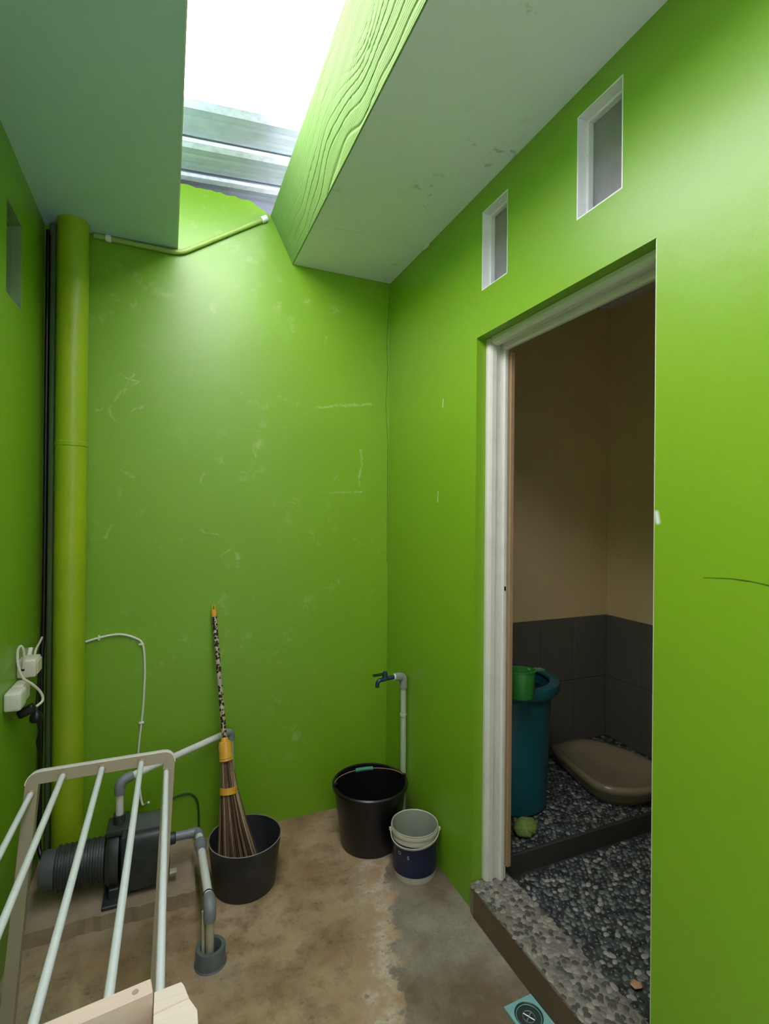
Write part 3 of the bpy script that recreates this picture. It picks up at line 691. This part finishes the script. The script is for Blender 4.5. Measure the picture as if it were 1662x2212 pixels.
# --- plinth and pump
random.seed(5)
b = B(); n = 24; frt = []
for i in range(n+1):
    x = XL+0.001+(0.108-XL)*i/n; frt.append((x, 2.012+random.uniform(-0.006, 0.006)))
prism(b, frt+[(0.112, 2.4095), (XL+0.001, 2.4095)], 'Z', 0.0, 0.052)
obj('pump_plinth', b, M_PLINTH, None, label='low sandy concrete plinth under the water pump', cat='plinth')
PZ = 0.162; PY = 2.155
t = root('water_pump', (-0.16, PY, 0.052), 'dark grey-green electric water pump on the low plinth', 'water pump')
b = B(); lathe(b, [(0, 0), (0.030, 0), (0.062, 0.004), (0.066, 0.012), (0.066, 0.048), (0.060, 0.052), (0, 0.052)], 32, (-0.405, PY, PZ), RX); obj('fan_cover', b, M_PUMPL, t, True)
b = B(); pr = [(0, 0)]
for i in range(17): pr += [(0.074 if i % 2 == 0 else 0.0705, i*0.009), (0.074 if i % 2 == 0 else 0.0705, i*0.009+0.0075)]
pr += [(0.0, 0.154)]
lathe(b, pr, 40, (-0.352, PY, PZ), RX); obj('motor_housing', b, M_PUMP, t, True)
b = B(); lathe(b, [(0, 0), (0.085, 0), (0.098, 0.012), (0.102, 0.022), (0.102, 0.044), (0.0, 0.044)], 40, (-0.196, PY, PZ+0.002), RX); obj('volute_flange', b, M_PUMP, t, True)
b = B(); box(b, (-0.150, PY-0.092, 0.062), (0.020, PY+0.085, 0.268), 0.026, 3); phd = obj('pump_head', b, M_PUMP, t, True)
b = B(); box(b, (-0.142, PY-0.096, 0.075), (-0.126, PY+0.088, 0.275), 0.004, 2); obj('clamp_rib', b, M_PUMP, t)
b = B(); box(b, (-0.195, PY-0.05, 0.258), (-0.110, PY+0.05, 0.282), 0.006, 2); obj('top_port_boss', b, M_PUMP, t, True)
b = B(); box(b, (-0.110, PY-0.062, 0.262), (0.005, PY+0.05, 0.276), 0.004, 2); obj('top_cover', b, M_PUMPL, t, True)
for z in (0.13, 0.215):
    b = B(); tube(b, [(-0.125, PY-0.096, z), (-0.125, PY-0.105, z)], 0.006, 6); obj('bolt', b, M_SCREW, phd)
b = B(); box(b, (-0.200, PY-0.130, 0.052), (-0.135, PY+0.10, 0.066), 0.003, 1); box(b, (-0.182, PY-0.096, 0.060), (-0.148, PY+0.07, 0.10), 0.003, 1); obj('foot', b, M_PUMP, t)
b = B(); lathe(b, [(0, 0), (0.022, 0), (0.022, 0.020), (0.018, 0.024), (0, 0.024)], 20, (0.018, PY+0.02, 0.168), RX); obj('outlet_flange', b, M_PUMP, t, True)
b = B(); box(b, (0.010, PY-0.07, 0.085), (0.045, PY-0.045, 0.093), 0.002, 1); obj('drain_bolt', b, M_PVCTAN, t)

def elbow(parent, p0, p1, p2, r, mat, L=0.036):
    p0, p1, p2 = map(Vector, (p0, p1, p2)); d1 = (p0-p1).normalized(); d2 = (p2-p1).normalized()
    b = B(); pts = [p1+d1*(L+0.004), p1+d1*L*0.9]+fillet(p0, p1, p2, L*0.62, 8)+[p1+d2*L*0.9, p1+d2*(L+0.004)]
    tube(b, pts, r*1.28, 18); return obj('elbow', b, mat, parent, True)
def straight(parent, a, c, r, mat, name='pipe'):
    b = B(); tube(b, [a, c], r, 18); return obj(name, b, mat, parent, True)

# outlet pipe up from the pump and over to the back wall
t = root('delivery_pipe', (-0.155, PY, 0.28), 'white water pipe rising from the pump and angling up to the back wall', 'pipe')
E0, E1, E2, E3 = (-0.155, PY, 0.2835), (-0.155, PY, 0.437), (0.268, 2.378, 0.470), (0.282, 2.378, 0.02)
straight(t, E0, (-0.155, PY, 0.42), 0.0135, M_PVC)
b = B(); tube(b, [(-0.155, PY, 0.2835), (-0.155, PY, 0.314)], 0.021, 18); obj('threaded_socket', b, M_PUMP, t, True)
elbow(t, E0, E1, E2, 0.0145, M_GREY, 0.042)
straight(t, Vector(E1)+(Vector(E2)-Vector(E1))*0.06, Vector(E1)+(Vector(E2)-Vector(E1))*0.95, 0.0135, M_PVC)
elbow(t, E1, E2, E3, 0.0140, M_GREY, 0.034)
straight(t, Vector(E2)+(Vector(E3)-Vector(E2))*0.05, E3, 0.0135, M_PVCT)
# suction pipe towards the well
t = root('suction_pipe', (0.135, 1.95, 0.06), 'pipe from the pump side bending down into the grey well collar', 'pipe')
S0, S1, S2, S3 = (0.042, 2.178, 0.170), (0.126, 2.178, 0.170), (0.138, 1.738, 0.180), (0.138, 1.738, 0.012)
straight(t, S0, (0.12, 2.178, 0.170), 0.0165, M_GREY, 'grey_pipe')
elbow(t, S0, S1, S2, 0.0145, M_GREY, 0.032)
straight(t, Vector(S1)+(Vector(S2)-Vector(S1))*0.05, Vector(S1)+(Vector(S2)-Vector(S1))*0.95, 0.0145, M_PVC)
c0 = Vector(S1)+(Vector(S2)-Vector(S1))*0.17; dv = (Vector(S2)-Vector(S1)).normalized()
b = B(); tube(b, [c0, c0+dv*0.002, c0+dv*0.030, c0+dv*0.032], [0.018, 0.0225, 0.0225, 0.019], 18); obj('union_nut', b, M_GREY, t, True)
b = B(); tube(b, [c0+dv*0.033, c0+dv*0.065], 0.0195, 18); obj('union_sleeve', b, M_GREY, t, True)
b = B(); tube(b, [c0-dv*0.004, c0-dv*0.0008], 0.0185, 18); obj('union_ring', b, M_GREYD, t, True)
cr = Vector(S2)-dv*0.062
b = B(); tube(b, [cr, cr+dv*0.004], 0.0160, 18); obj('marker_ring', b, M_BLACK, t, True)
elbow(t, S1, S2, S3, 0.0150, M_GREY, 0.040)
straight(t, (0.138, 1.738, 0.15), S3, 0.0135, M_PVCTAN)
straight(t, (0.1185, 1.752, 0.160), (0.1185, 1.745, 0.012), 0.0055, M_PVCTAN, 'thin_pipe')
t = root('well_collar', (0.140, 1.738, 0), 'short grey plastic collar around the well pipe on the floor', 'pipe collar')
b = B(); lathe(b, [(0.046, 0.0), (0.046, 0.052), (0.0445, 0.054), (0.033, 0.054), (0.032, 0.052), (0.032, 0.0)], 36, (0.141, 1.736, 0), None, True); obj('collar', b, M_GREYD, t, True)
b = B(); lathe(b, [(0.0462, 0.004), (0.049, 0.002), (0.0505, 0.0), (0.0462, 0.0)], 36, (0.141, 1.736, 0), None, True); obj('cement_ring', b, M_PUMPL, t, True)

# --- cut-down black pot holding the broom
t = root('plant_pot', (0.292, 2.058, 0), 'cut-down dusty black pot holding the broom', 'pot')
b = B(); lathe(b, [(0, 0.0), (0.112, 0.0), (0.116, 0.006), (0.1375, 0.186), (0.1345, 0.187), (0.113, 0.010), (0, 0.009)], 56, (0.292, 2.058, 0)); obj('body', b, M_POT, t, True)
b = B(); lathe(b, [(0.1340, 0.1875), (0.1360, 0.1895), (0.1385, 0.1880), (0.1378, 0.1862)], 56, (0.292, 2.058, 0), None, True); obj('rim', b, M_POTRIM, t, True, label='worn pale cut rim')

# --- broom
t = root('broom', (0.262, 2.055, 0.012), 'palm-rib broom with spotted handle and yellow collar leaning on the back wall', 'broom')
Bb = Vector((0.262, 2.085, 0.015)); Bt = Vector((0.191, 2.388, 1.035)); ax = (Bt-Bb).normalized(); LEN = (Bt-Bb).length
def at(s): return Bb+ax*s
sd = Vector((1, 0, 0)); sd = (sd-ax*sd.dot(ax)).normalized(); fw = ax.cross(sd)
S_COL0, S_COL1 = 0.425, 0.502
b = B(); tube(b, [at(S_COL1-0.01), at(LEN-0.045)], 0.0105, 16); obj('handle', b, M_LEO, t, True)
b = B(); tube(b, [at(0.725), at(0.752)], 0.0109, 16); obj('handle_sleeve', b, M_HANDLEW, t, True)
b = B(); tube(b, [at(LEN-0.05), at(LEN-0.048), at(LEN-0.022), at(LEN-0.019)], [0.0115, 0.0125, 0.0125, 0.008], 16); ec = obj('end_cap', b, M_YELLOW, t, True)
b = B(); tube(b, [at(LEN-0.020)+sd*0.006, at(LEN-0.004)+sd*0.006, at(LEN+0.003), at(LEN-0.004)-sd*0.006, at(LEN-0.020)-sd*0.006], 0.0028, 8); obj('hanging_loop', b, M_YELLOW, ec, True)
b = B(); tube(b, [at(S_COL0), at(S_COL0+0.004), at(S_COL0+0.008), at(S_COL0+0.012), at(S_COL0+0.016), at(S_COL1-0.014), at(S_COL1-0.004), at(S_COL1), at(S_COL1+0.014)], [0.027, 0.0285, 0.0265, 0.0285, 0.0268, 0.0262, 0.023, 0.016, 0.0125], 28); obj('collar', b, M_YELLOW, t, True)
def spread(s):      # bundle radius at distance s from the tip end
    u = 1-s/0.425
    return 0.022+0.066*max(0, u)**1.35
b = B()
q0 = [Vector((math.cos(2*PI*k/30), math.sin(2*PI*k/30), 0)) for k in range(31)]
rb = spread(0.312)
tube(b, [at(0.301)-sd*0.002, at(0.325)], rb+0.002, 28, True); obj('binding_band', b, M_YELLOW, t, True, label='yellow binding band')
random.seed(21)
b = B()
for i in range(300):
    rr = math.sqrt(random.random()); a = random.uniform(0, 2*PI)
    ca, sa = rr*math.cos(a), rr*math.sin(a)*0.8
    jit = random.uniform(-0.010, 0.010); lo = random.uniform(-0.005, 0.05)
    pts = []
    for s in (0.43, 0.312, 0.18, 0.09, lo):
        R_ = spread(s)
        p = at(s)+sd*(ca*R_+jit*(1-s/0.43)+0.020*(1-s/0.43)**2)+fw*(sa*R_)
        p.z = max(p.z, 0.014)
        if p.z < 0.215:      # ribs stay inside the pot
            q = Vector((p.x-0.292, p.y-2.058, 0)); lim = 0.107+min(p.z, 0.186)*0.12
            if q.length > lim: q *= lim/q.length; p.x, p.y = 0.292+q.x, 2.058+q.y
        pts.append(p)
    nf = len(b.faces)
    tube(b, pts, [0.0021, 0.0019, 0.0016, 0.0013, 0.0008], 4, False)
    b.faces.ensure_lookup_table(); mi = random.choices((0, 1, 2), (4, 4, 4))[0]
    for f in b.faces[nf:]: f.material_index = mi
obj('bristles', b, M_BRIST, t, False, kind='stuff', label='long brown palm ribs fanning out')

# --- black bucket
t = root('bucket', (0.838, 2.115, 0), 'large black bucket with a green hand grip in the corner', 'bucket')
C = (0.838, 2.115, 0); BH = 0.262
b = B(); lathe(b, [(0, 0.004), (0.108, 0.004), (0.112, 0.0), (0.122, 0.0), (0.126, 0.006), (0.156, BH-0.03), (0.160, BH-0.004), (0.1555, BH), (0.152, BH-0.03), (0.119, 0.014), (0, 0.013)], 56, C); obj('body', b, M_BLACK, t, True)
b = B(); lathe(b, [(0.1555, BH+0.001), (0.162, BH+0.004), (0.1675, BH-0.001), (0.1675, BH-0.012), (0.164, BH-0.014), (0.161, BH-0.004)], 56, C, None, True); obj('rim', b, M_BLACK, t, True)
hp = []
for i in range(25):
    a = PI*i/24
    yaw = math.radians(-16); x = 0.162*math.cos(a); y = 0.098*math.sin(a); 
    hp.append(Vector((C[0]-x*math.cos(yaw)-y*math.sin(yaw)*0.3, C[1]+x*0.28*0.4+y, BH+0.004+0.004*math.sin(a))))
b = B(); tube(b, hp, 0.0022, 8); wh = obj('wire_handle', b, M_RUST, t, True)
b = B(); tube(b, hp[10:15], 0.0085, 14); obj('hand_grip', b, M_GRIP, wh, True, label='green plastic hand grip')
for e in (hp[0], hp[-1]):
    b = B(); lathe(b, [(0, -0.012), (0.009, -0.010), (0.009, 0.008), (0, 0.010)], 12, e); obj('handle_ear', b, M_BLACK, t, True)

# --- blue paint pail
C = Vector((0.938, 1.872, 0)); PH = 0.192
t = root('paint_pail', C, 'small blue paint pail with cream rim and fallen handle', 'pail')
b = B(); lathe(b, [(0, 0.003), (0.080, 0.003), (0.083, 0.0), (0.086, 0.0), (0.0875, 0.006), (0.0935, PH-0.004), (0.0915, PH), (0.0895, PH-0.004), (0.083, 0.010), (0, 0.009)], 56, C, mi=[0]*6+[1]*3); obj('body', b, [M_PAILW, M_PAILIN], t, True)
b = B(); lathe(b, [(0.0889, 0.026), (0.0931, 0.150)], 56, C); bl = obj('blue_label', b, M_BLUE, t, True, label='deep blue printed band')
b = B(); lathe(b, [(0.0940, PH-0.006), (0.0965, PH-0.006), (0.0970, PH-0.009), (0.0968, PH-0.018), (0.0940, PH-0.018)], 56, C, None, True); obj('rim_flange', b, M_PAILW, t, True)
b = B(); lathe(b, [(0.0915, PH), (0.0945, PH+0.002), (0.0955, PH-0.002), (0.0940, PH-0.005)], 56, C, None, True); obj('lip', b, M_PAILW, t, True)
# bail dropped to the front, pivots left-back and right-front
p1 = math.radians(165); p2 = math.radians(-28); hp = []
for i in range(21):
    u = i/20; a = p1+(p2+2*PI-p1)*u
    drop = math.sin(PI*u**0.62); R_ = 0.0985+0.004*drop
    hp.append(C+Vector((R_*math.cos(a), R_*math.sin(a), PH-0.016-0.030*drop**0.8)))
b = B(); tube(b, hp, 0.0026, 8, True, [(0.0035, 0.0016), (-0.0035, 0.0016), (-0.0035, -0.0016), (0.0035, -0.0016)]); obj('bail_handle', b, M_PAILW, t)
for a in (p1, p2):
    p = C+Vector((0.0985*math.cos(a), 0.0985*math.sin(a), PH-0.016)); b = B(); box(b, p-Vector((0.006, 0.006, 0.007)), p+Vector((0.006, 0.006, 0.007)), 0.002, 1); obj('handle_ear', b, M_PAILW, t)
# white side stripe of the print
def curved_patch(a0, a1, z0, z1, dr_=0.0006, n=6, taper=0):
    b = B(); rows = []
    for i in range(n+1):
        a = a0+(a1-a0)*i/n
        row = []
        for z in (z0, z1):
            r0 = 0.0889+(z-0.026)/(0.124)*0.0042+dr_
            aa = a if z == z0 else a0+(a1-a0)*(i/n)*(1-taper)+(a1-a0)*taper
            row.append(b.verts.new(C+Vector((r0*math.cos(aa), r0*math.sin(aa), z))))
        rows.append(row)
    for p, q in zip(rows, rows[1:]): b.faces.new((p[0], q[0], q[1], p[1]))
    return b
obj('white_stripe', curved_patch(math.radians(-42), math.radians(-26), 0.088, 0.147, taper=0.6), M_PAILW, bl)
obj('faded_patch', curved_patch(math.radians(-150), math.radians(-122), 0.045, 0.10, 0.0004), simple('faded_teal_print', (0.008, 0.022, 0.05), 0.5, 0.3, 30), bl)
def letter(ch, ang, z, size):
    cu = bpy.data.curves.new('letter', 'FONT'); cu.body = ch; cu.size = size; cu.align_x = 'CENTER'; cu.extrude = 0.0
    o = bpy.data.objects.new('letter_tmp', cu); COL.objects.link(o)
    dg = bpy.context.evaluated_depsgraph_get(); me = bpy.data.meshes.new_from_object(o.evaluated_get(dg))
    bpy.data.objects.remove(o); b = B(); b.from_mesh(me)
    for v in b.verts:
        r0 = 0.0889+(z+v.co.y-0.026)/0.124*0.0042+0.0008; a = ang+v.co.x/r0
        v.co = C+Vector((r0*math.cos(a), r0*math.sin(a), z+v.co.y))
    obj('letter', b, M_LETTER, bl)
for ch, a, z in (('L', -173, 0.112), ('O', -156, 0.108), ('S', -132, 0.100)): letter(ch, math.radians(a), z, 0.019)

# --- tap on its standpipe
t = root('water_tap', (1.017, 2.165, 0), 'pale standpipe with a dark plastic tap in the right corner', 'tap')
TX, TY, TZ = 1.020, 2.165, 0.690
straight(t, (TX+0.004, TY, 0.0), (TX, TY, TZ-0.03), 0.0135, M_PVCT, 'standpipe')
b = B(); tube(b, [(TX, TY, 0.508), (TX, TY, 0.518)], 0.0165, 18); obj('pipe_clip', b, M_PVCT, t, True)
b = B(); tube(b, [(TX, TY, TZ-0.052), (TX, TY, TZ-0.048), (TX, TY, TZ-0.02)]+fillet((TX, TY, TZ-0.03), (TX, TY, TZ), (TX-0.05, TY, TZ+0.002), 0.016, 6)+[(TX-0.024, TY, TZ+0.002)], 0.0185, 18); obj('elbow', b, M_TAPG, t, True)
b = B(); tube(b, [(TX-0.022, TY, TZ+0.003), (TX-0.044, TY, TZ+0.004)], 0.0175, 6); obj('hex_socket', b, M_TAPG, t)
b = B(); tube(b, [(TX-0.044, TY, TZ+0.004), (TX-0.050, TY, TZ+0.004)], 0.0145, 16); obj('thread_tape', b, M_WHITE, t, True, label='white sealing tape')
b = B(); tube(b, catmull([(TX-0.050, TY, TZ+0.004), (TX-0.075, TY, TZ+0.002), (TX-0.100, TY, TZ-0.002), (TX-0.120, TY, TZ-0.004), (TX-0.130, TY, TZ-0.014), (TX-0.132, TY, TZ-0.034)], 5), 0.0095, 14); tb = obj('tap_body', b, M_TAPB, t, True)
b = B(); tube(b, [(TX-0.094, TY, TZ-0.004), (TX-0.094, TY, TZ+0.020), (TX-0.093, TY, TZ+0.034)], [0.0145, 0.012, 0.009], 14); obj('valve_neck', b, M_TAPB, tb, True)
b = B(); tube(b, catmull([(TX-0.088, TY, TZ+0.030), (TX-0.105, TY, TZ+0.023), (TX-0.130, TY, TZ+0.021), (TX-0.152, TY, TZ+0.021)], 5), 0.008, 10, True); 
for v in b.verts: v.co.z = (TZ+0.024)+(v.co.z-TZ-0.024)*0.75
obj('lever', b, M_TAPK, tb, True, label='black lever handle')

# --- floor drain
t = root('floor_drain', (0.985, 1.195, 0), 'teal square floor drain with a round dark bowl beside the doorsill', 'drain')
Rz = Matrix.Rotation(math.radians(4), 4, 'Z')
def turn(b, c=(0.982, 1.190, 0)): bmesh.ops.rotate(b, verts=b.verts[:], cent=c, matrix=Matrix.Rotation(math.radians(2), 3, 'Z')); return b
b = B(); n = 40; R_ = 0.041; h = 0.050; cx, cy = 0.972, 1.196
ring_o, ring_i = [], []
for i in range(n):
    a = 2*PI*i/n+PI/4; cs, sn = math.cos(a), math.sin(a); mxx = max(abs(cs), abs(sn)); 
    ring_o.append((cx+h*cs/mxx, cy+h*sn/mxx)); ring_i.append((cx+R_*cs, cy+R_*sn))
vo = [b.verts.new((x, y, 0.009)) for x, y in ring_o]; vi = [b.verts.new((x, y, 0.009)) for x, y in ring_i]; vb = [b.verts.new((x, y, 0.001)) for x, y in ring_o]
for i in range(n):
    j = (i+1) % n; b.faces.new((vo[i], vo[j], vi[j], vi[i])); b.faces.new((vb[i], vb[j], vo[j], vo[i]))
obj('plate', turn(b), M_TEALM, t)
b = B(); lathe(b, [(0.041, 0.009), (0.040, 0.010), (0.0385, 0.009), (0.036, 0.004), (0.020, 0.0025), (0, 0.0025)], 40, (cx, cy, 0)); bw = obj('bowl', turn(b), M_DARKG, t, True)
b = B(); lathe(b, [(0.0345, 0.0055), (0.0355, 0.0065), (0.0365, 0.0055), (0.0355, 0.0045)], 40, (cx, cy, 0), None, True); obj('bowl_ring', turn(b), M_TEALM, t, True)
b = B(); lathe(b, [(0.0165, 0.004), (0.0175, 0.0065), (0.0185, 0.004)], 32, (cx, cy, 0), None, True); obj('grate_ring', turn(b), M_SCREW, bw, True)
for a in (0.5, 0.5+PI/2):
    b = B(); tube(b, [(cx-0.017*math.cos(a), cy-0.017*math.sin(a), 0.0045), (cx+0.017*math.cos(a), cy+0.017*math.sin(a), 0.0045)], 0.0017, 6); obj('grate_bar', turn(b), M_SCREW, bw)
for sx, sy in ((-1, 1), (1, 1), (-1, -1), (1, -1)):
    b = B(); lathe(b, [(0, 0.0105), (0.0035, 0.0100), (0.004, 0.0085)], 12, (cx+sx*0.0425, cy+sy*0.0425, 0)); obj('screw', turn(b), M_TEALM, t, True)

# --- clothes drying rack
t = root('drying_rack', (-0.17, 1.3, 0), 'folding clothes rack with beige frame and bare aluminium rods', 'drying rack')
RZ = 0.703
def u_frame(yt, yb, ztop, flip=1, off=0.0):
    Lb, Lt, Rt, Rb = Vector((-0.385, yb, 0.0)), Vector((-0.346, yt, ztop-0.018)), Vector((0.013, yt, ztop-0.018)), Vector((-0.022, yb, 0.0))
    return [Lb, Lb*0.5+Lt*0.5]+fillet(Lb, Lt, Rt, 0.0175, 5)+fillet(Lt, Rt, Rb, 0.0175, 5)+[Rb*0.5+Rt*0.5, Rb]
pr = [(0.016, 0.017), (-0.016, 0.017), (-0.016, -0.017), (0.016, -0.017)]
pth = u_frame(1.742, 1.63, RZ)
b = B(); tube(b, pth, 0.01, prof=pr, up=(1, 0, 0)); obj('end_frame', b, M_RACK, t)
# pale outer edge and dark seam of the top bar
for nm, y0, y1, mm, hh in (('edge_strip', -0.0172, -0.0010, M_RACKE, 0.0020), ('seam', -0.0010, 0.0060, M_RACKD, 0.0006), ('edge_strip', 0.0060, 0.0100, M_RACKE, 0.0016), ('seam', 0.0100, 0.0172, M_RACKD, 0.0006)):
    b = B(); tube(b, pth[2:-2], 0.01, prof=[(-0.0158, y0), (-0.0160-hh, y0), (-0.0160-hh, y1), (-0.0158, y1)], up=(1, 0, 0)); obj(nm, b, mm, t)
pth = u_frame(0.80, 0.93, RZ-0.012)
b = B(); tube(b, pth, 0.01, prof=pr, up=(1, 0, 0)); obj('end_frame', b, M_RACK, t)
rods = [(-0.347, 0.651, -0.362), (-0.270, 0.688, -0.278), (-0.171, 0.690, -0.178), (-0.066, 0.688, -0.080), (0.004, 0.648, -0.006)]
for x0, z, x1 in rods:
    b = B(); tube(b, [(x0, 1.735, z), (x1, 0.80, z-0.006)], 0.0078, 16); rd = obj('rod', b, M_ROD, t, True)
    b = B(); tube(b, [(x0, 1.7245, z), (x0, 1.712, z)], 0.0092, 16); obj('rod_ferrule', b, M_RACK, rd, True)
# --- loose timber lying across the near end of the rack
b = B(); box(b, (-0.33, -0.0125, 0.0), (0.0, 0.0125, 0.063), 0.0015, 1)
bmesh.ops.rotate(b, verts=b.verts[:], cent=(0, 0, 0), matrix=Matrix.Rotation(math.radians(8.0), 3, 'Z'))
bmesh.ops.translate(b, verts=b.verts[:], vec=(-0.0145, 0.8175, 0.699))
t2 = root('wooden_board', (-0.16, 0.797, 0.699), 'pinkish planed board standing on edge across the rack rods', 'board')
obj('plank', b, M_WOOD, t2)
b = B(); lathe(b, [(0, 0.0), (0.0045, 0.0), (0.0045, 0.0005), (0, 0.0005)], 16, (-0.036, 0.8135, 0.762)); obj('screw_hole', b, simple('drilled_hole', (0.40, 0.31, 0.22), 0.8, 0.1, 20), t2)
t2 = root('wooden_block', (0.015, 0.76, 0.700), 'cream sawn timber block with chamfered end on the rack corner', 'wood block')
b = B(); prism(b, [(-0.0112, 0.826), (0.0255, 0.829), (0.029, 0.822), (0.036, 0.795), (0.0455, 0.774), (0.045, 0.68), (-0.0112, 0.68), (-0.0115, 0.795)], 'Z', 0.700, 0.742)
obj('block', b, M_WOOD2, t2)
b = B(); prism(b, [(-0.0113, 0.7925), (0.0345, 0.7985), (0.0350, 0.7965), (-0.0113, 0.7885)], 'Z', 0.7421, 0.7426); obj('saw_mark', b, M_WOOD, t2)
b = B(); box(b, (-0.056, 0.66, 0.700), (-0.0145, 0.780, 0.738), 0.004, 2); obj('side_offcut', b, M_WOOD2, t2)

# ------------------------------------------------------------------ bathroom contents
C = Vector((1.462, 1.950, PLZ+0.006))
t = root('water_barrel', C, 'tall teal plastic water barrel in the dark bathroom', 'barrel')
b = B(); lathe(b, [(0, 0), (0.155, 0.0), (0.163, 0.008), (0.172, 0.30), (0.182, 0.50), (0.184, 0.535), (0.176, 0.535), (0.165, 0.30), (0.155, 0.012), (0, 0.012)], 48, C); obj('body', b, M_BARREL, t, True)
b = B(); lathe(b, [(0.170, 0.552), (0.176, 0.560), (0.205, 0.562), (0.216, 0.556), (0.218, 0.540), (0.216, 0.520), (0.205, 0.508), (0.186, 0.505), (0.1845, 0.535), (0.178, 0.540)], 48, C, None, True); obj('rim', b, M_BARREL, t, True)
b = B(); lathe(b, [(0, 0.500), (0.1745, 0.500)], 40, C); obj('water', b, simple('dark_water', (0.01, 0.015, 0.015), 0.05, 0.1, 5), t, True)
C2 = Vector((1.322, 1.690, 0.712))
t = root('water_dipper', C2, 'bright green plastic dipper hooked on the barrel rim', 'dipper')
b = B(); lathe(b, [(0, 0), (0.046, 0), (0.050, 0.004), (0.060, 0.105), (0.0635, 0.107), (0.0635, 0.110), (0.058, 0.110), (0.047, 0.006), (0, 0.005)], 32, C2, Matrix.Rotation(math.radians(-4), 3, 'X')); obj('cup', b, M_DIPPER, t, True)
b = B(); tube(b, catmull([C2+Vector((0.056, 0.016, 0.102)), C2+Vector((0.095, 0.026, 0.094)), C2+Vector((0.135, 0.036, 0.088))], 5), 0.009, 10, True, [(0.004, 0.014), (0.004, -0.014), (-0.004, -0.012), (-0.004, 0.012)]); obj('handle', b, simple('pale_green_plastic', (0.14, 0.36, 0.14), 0.35, 0.05, 12), t)

# squat toilet
def outline(k, z):
    pts = [(1.86, 2.135), (1.98, 2.150), (2.10, 2.130), (2.175, 2.02), (2.215, 1.86), (2.205, 1.72), (2.12, 1.64), (1.98, 1.622), (1.86, 1.665), (1.79, 1.745), (1.80, 1.88), (1.83, 2.02)]
    cx_, cy_ = 2.0, 1.87
    P = [Vector((cx_+(x-cx_)*k, cy_+(y-cy_)*k, z)) for x, y in pts]
    P = P+[P[0]]; return catmull(P, 4)[:-1]
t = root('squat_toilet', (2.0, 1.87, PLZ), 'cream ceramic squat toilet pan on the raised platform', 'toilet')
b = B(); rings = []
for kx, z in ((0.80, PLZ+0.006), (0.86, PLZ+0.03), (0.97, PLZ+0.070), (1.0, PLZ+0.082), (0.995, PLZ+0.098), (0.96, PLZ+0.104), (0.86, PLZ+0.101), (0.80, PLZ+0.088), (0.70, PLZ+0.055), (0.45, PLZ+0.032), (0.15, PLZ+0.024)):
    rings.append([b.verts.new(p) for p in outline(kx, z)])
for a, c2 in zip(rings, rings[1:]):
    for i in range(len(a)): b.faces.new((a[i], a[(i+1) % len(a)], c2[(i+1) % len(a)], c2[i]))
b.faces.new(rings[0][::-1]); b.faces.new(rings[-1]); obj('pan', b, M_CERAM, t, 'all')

# scrubbing sponge on the platform edge
b = B(); bmesh.ops.create_icosphere(b, subdivisions=4, radius=1.0)
rnd = random.Random(4)
ph = [(rnd.uniform(2, 6), rnd.uniform(2, 6), rnd.uniform(2, 6), rnd.uniform(0, 6)) for _ in range(6)]
for v in b.verts:
    s = 1+sum(0.030*math.sin(v.co.x*p[0]*2.6+v.co.y*p[1]*2.6+v.co.z*p[2]*2.6+p[3]) for p in ph)
    v.co = Vector((v.co.x*0.052*s, v.co.y*0.040*s, v.co.z*0.034*s))
zmin = min(v.co.z for v in b.verts)
bmesh.ops.translate(b, verts=b.verts[:], vec=(1.352, 1.695, PLZ+0.004-zmin))
obj('scrubbing_sponge', b, M_SPONGE, None, 'all', label='crumpled mossy green scrubbing sponge in front of the barrel', cat='sponge')
b = B(); bmesh.ops.create_icosphere(b, subdivisions=2, radius=1.0)
for v in b.verts:
    a = math.atan2(v.co.y, v.co.x); s = 1+0.25*math.cos(5*a); v.co = Vector((v.co.x*0.017*s, v.co.y*0.014*s, v.co.z*0.004))
bmesh.ops.translate(b, verts=b.verts[:], vec=(1.285, 1.10, BFZ+0.009))
obj('tan_petal', b, M_PEBTAN, None, True, label='small tan star-shaped petal lying on the dark pebble floor', cat='petal')
# filler lump on the ceiling corner
b = B(); bmesh.ops.create_icosphere(b, subdivisions=3, radius=1.0)
for v in b.verts: v.co = Vector((v.co.x*0.006, v.co.y*0.028*(1+0.2*math.sin(v.co.z*9)), v.co.z*0.007))
bmesh.ops.translate(b, verts=b.verts[:], vec=(1.034, 2.00, 2.619))
obj('filler_lump', b, M_CAULK, None, True, label='white filler lump in the ceiling corner seam', cat='filler')
